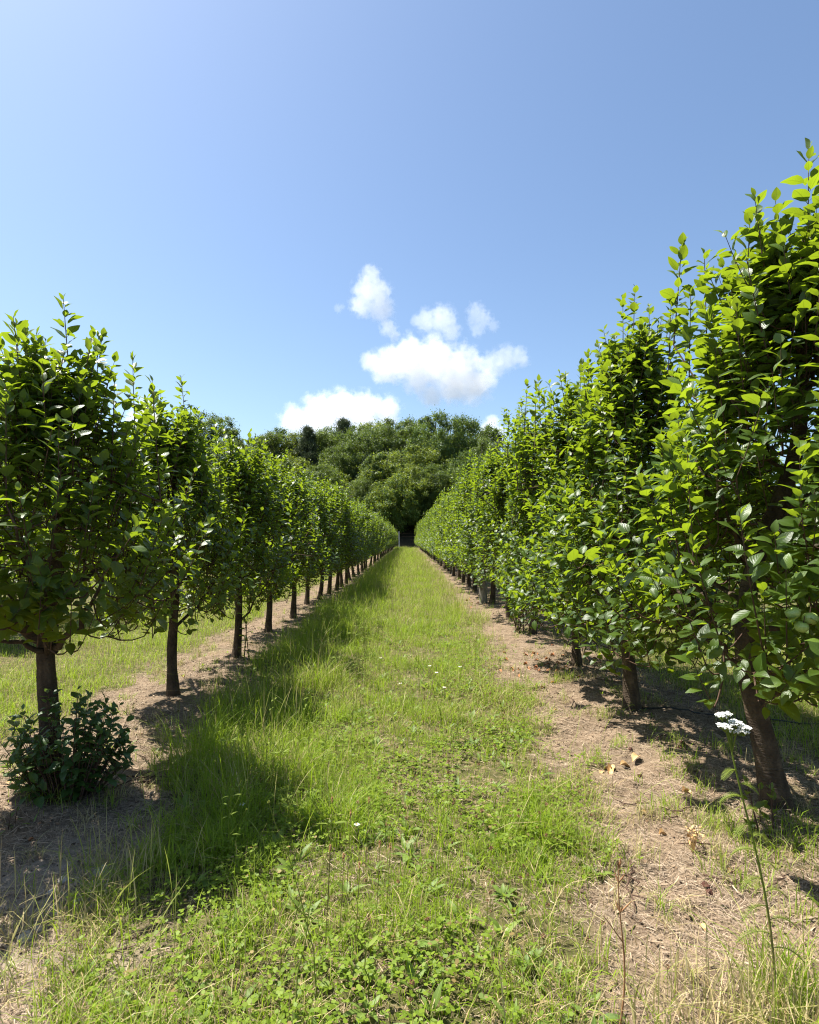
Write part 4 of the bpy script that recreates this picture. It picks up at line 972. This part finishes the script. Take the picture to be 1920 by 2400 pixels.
# orange dried plant
mb=MB(); k=26; P=np.stack([gr.normal(0,.022,k),gr.normal(0,.02,k),gr.uniform(.05,.13,k)],-1); leaf_block(mb,P,norm(gr.normal(0,1,(k,3))),norm(gr.normal(0,1,(k,3))),gr.uniform(.012,.026,k),gr.random(k),np.zeros(k),cols=3,fold=.6,arch=.5,r=gr)
V,q=tubes(np.stack([np.zeros((k,3)),P],1),np.full((k,2),.0012),4); mb.add(V,quads=q)
x,y=at(1625,1998); tag(link('dried_plant',mb.mesh('dried_plant',[M_DRYLEAF]),None,(x,y,float(gz(x,y)))),'small withered orange plant standing on the right bare strip','dried plant')

# yarrow
def yarrow():
    xb,yb=(1822-CX)*1.72/F,1.72; tip=np.array(at_d(1722,1712,1.80)); base=np.array([xb,yb,float(gz(xb,yb))]); H=tip-base
    root=bpy.data.objects.new('yarrow',None); COL.objects.link(root); root.location=base
    tag(root,'tall yarrow with white flower clusters in front of the nearest right trunk','flower')
    K=14; t=np.linspace(0,1,K); P=H[None]*t[:,None]+np.stack([.022*np.sin(t*4.4),0*t,0*t],-1)
    sm=MB(); V,q=tubes(P[None],np.linspace(.0038,.0024,K)[None],7); sm.add(V,quads=q,rnd=.4,dry=np.repeat(np.interp(t,[0,.3,.5],[.65,.4,0]),7)); 
    def umbel(c,Rr,n,ax):
        fm=MB()
        for i in range(n):
            a=i*2.4; rr=Rr*math.sqrt((i+.5)/n); p=c+np.array([math.cos(a)*rr,math.sin(a)*rr,-.35*rr*rr/Rr+gr.normal(0,.0015)])
            Q=np.stack([c-ax*Rr*1.0,c-ax*Rr*.35+(p-c)*.6,p]); V,q=tubes(Q[None],np.array([[.0018,.0011,.0008]]),4); sm.add(V,quads=q,rnd=.5,dry=0.)
            k=5; ph=np.arange(k)/k*6.28+gr.random(); d=np.stack([np.cos(ph),np.sin(ph),np.full(k,.15)],-1)
            V=np.stack([p+d*.001,p+d*.0035+np.stack([-np.sin(ph),np.cos(ph),0*ph],-1)*.0022,p+d*.0052+UP*.0004,p+d*.0035-np.stack([-np.sin(ph),np.cos(ph),0*ph],-1)*.0022],1)+UP*.001
            fm.add(V.reshape(-1,3),quads=np.arange(k*4).reshape(k,4),m=0)
            V,q=tubes(np.array([[p-UP*.003,p,p+UP*.0022,p+UP*.003]]),np.array([[.0012,.0019,.0017,.0003]]),6); fm.add(V,quads=q,m=0)
        return fm.mesh('flower_head',[M_WHITE])
    ax=H/np.linalg.norm(H)
    for (px,py,Rr,n) in ((1697,1698,.021,30),(1724,1690,.023,34),(1746,1702,.018,24),(1716,1710,.020,28),(1742,1712,.016,20),(1690,1674,.017,22),(1704,1671,.014,16)):
        c=np.array(at_d(px,py,1.80+gr.uniform(-.02,.02)))-base
        link('flower_head',umbel(c,Rr,n,ax*.9+UP*.1),root)
        Q=np.stack([P[-2],P[-1]*.5+(c-ax*Rr)*.5-UP*.004,c-ax*Rr*1.0]); V,q=tubes(Q[None],np.array([[.0024,.002,.0018]]),5); sm.add(V,quads=q,rnd=.4,dry=0.)
    link('stem',sm.mesh('stem',[M_YARROW]),root)
    lm=MB()
    for i,tt in enumerate(np.linspace(.26,.86,14)):
        p=np.array([np.interp(tt,t,P[:,a]) for a in range(3)]); side=(-1 if i%2 else 1); L=np.interp(tt,[.2,.5,.9],[.10,.095,.05])*gr.uniform(.8,1.1)
        d=np.array([side*.95,gr.normal(0,.45),.45]); d/=np.linalg.norm(d)
        C=np.stack([p+d*L*s-UP*L*.75*s*s for s in np.linspace(0,1,16)])
        V,q=tubes(C[None],np.full((1,16),.0014),4); lm.add(V,quads=q,rnd=.5,dry=.05)
        for j in range(2,16):   # feathery leaflets
            for sgn in (-1,1):
                k=2; tn=norm(C[j]-C[j-1]); sd=norm(np.cross(tn,UP)); ln=.013*math.sin(j/16*3.0)+.003
                for dd in (sd*sgn*.9+tn*.5,sd*sgn*.6+tn*.5+UP*.5):
                    e=C[j]+dd*ln; V=np.stack([C[j]-tn*.0012,C[j]+tn*.0012,e+tn*.0005,e-tn*.0005]); lm.add(V,quads=[[0,1,2,3]],rnd=gr.random(),dry=.05)
    link('leaves',lm.mesh('leaves',[M_YARROW],smooth=False),root)
yarrow()

# ------------------------------------------------------------------ clouds
def cloud(label, blobs, D, dens=.05, seed=0, wisp=.78):
    """blobs: (px,py,rpx) on the photo's sky at distance D, each a lobe of one volume"""
    k=D/F; B=[]
    rr=np.random.default_rng(600+seed)
    for (a,b,c) in blobs: B.append(((a-CX)*k,D+rr.uniform(-.4,.4)*c*k,EYE+(HY-b)*k,c*k))
    cen=np.mean([b[:3] for b in B],axis=0)
    import bmesh
    bm=bmesh.new()
    for b in B:
        ret=bmesh.ops.create_icosphere(bm,subdivisions=3,radius=b[3]*1.12)
        for v in ret['verts']: v.co+=Vector(b[:3])-Vector(cen)
    me=bpy.data.meshes.new('cloud'); bm.to_mesh(me); bm.free()
    o=bpy.data.objects.new('cloud',me); COL.objects.link(o)
    md=o.modifiers.new('union','REMESH'); md.mode='VOXEL'; md.voxel_size=min(b[3] for b in B)*.22
    dg=bpy.context.evaluated_depsgraph_get(); me2=bpy.data.meshes.new_from_object(o.evaluated_get(dg)); o.modifiers.clear(); o.data=me2
    o.location=tuple(cen)
    m,nt,N,L=newmat('cloud_vapour')
    tc=nd(nt,'ShaderNodeTexCoord'); v=tc.outputs['Object']; acc=None
    for b in B:
        dn=nd(nt,'ShaderNodeVectorMath',operation='DISTANCE'); L.new(v,dn.inputs[0]); dn.inputs[1].default_value=tuple(np.array(b[:3])-cen)
        f=mathn(nt,'MULTIPLY_ADD',dn.outputs['Value'],-1.0/b[3],1.0)
        acc=f if acc is None else mathn(nt,'SMOOTH_MAX',acc,f,.18)
    big=max(b[3] for b in B)
    n1=noisen(nt,v,2.9/big,8,.66)
    f=mathn(nt,'ADD',acc,mathn(nt,'MULTIPLY_ADD',n1,wisp*2.6,-wisp*1.3-.06))
    mr=nd(nt,'ShaderNodeMapRange',inp={1:0.0,2:.45,3:0.0,4:dens*.50}); mr.interpolation_type='SMOOTHSTEP'; L.new(f,mr.inputs[0])
    p=nd(nt,'ShaderNodeVolumePrincipled'); p.inputs['Color'].default_value=(1,1,1,1); p.inputs['Anisotropy'].default_value=.0; L.new(mr.outputs[0],p.inputs['Density'])
    out=nd(nt,'ShaderNodeOutputMaterial'); L.new(p.outputs[0],out.inputs['Volume'])
    m.cycles.volume_step_rate=.6
    me2.materials.clear(); me2.materials.append(m)
    tag(o,label,'cloud','white clouds above the wood')
CD=900
cloud('large white cloud in the middle of the sky, widest of all',[(905,855,50),(960,850,62),(1020,850,70),(1075,865,72),(1110,895,58),(1060,905,50),(980,885,45),(1010,925,35),(870,850,30)],CD,.05,1)
cloud('wispy cloud wing at the right end of the large cloud',[(1150,860,42),(1190,835,38),(1215,830,28),(1140,890,32),(1225,850,20)],CD+40,.028,2,.75)
cloud('tall leaning white cloud, highest in the sky',[(868,650,30),(862,685,42),(885,690,40),(850,715,36),(895,730,36),(910,765,26),(925,785,16)],CD+60,.04,3)
cloud('small white cloud just above the large one',[(1000,755,34),(1035,755,42),(1055,780,30),(1020,795,28),(975,748,18)],CD+30,.032,4,.7)
cloud('small ragged cloud ring right of the small white cloud',[(1115,735,28),(1135,745,26),(1120,770,24),(1110,750,20),(1155,765,18)],CD+50,.022,5,.85)
cloud('broad low white cloud touching the treetops on the left',[(690,985,46),(745,965,52),(800,965,58),(850,965,54),(905,965,44),(770,1000,50),(850,1000,50),(720,1000,40)],CD-50,.055,6)
cloud('small bright cloud peeping over the right end of the wood',[(1150,1010,34),(1155,990,24),(1140,1035,30),(1168,1020,26)],CD+260,.05,7,.45)
cloud('white cloud partly hidden behind the left apple trees',[(345,965,40),(330,985,44),(360,1000,34),(310,1000,30)],CD-20,.05,8)
cloud('tiny faint wisp left of the tall cloud',[(792,722,13),(802,720,9)],CD+60,.025,9,.9)
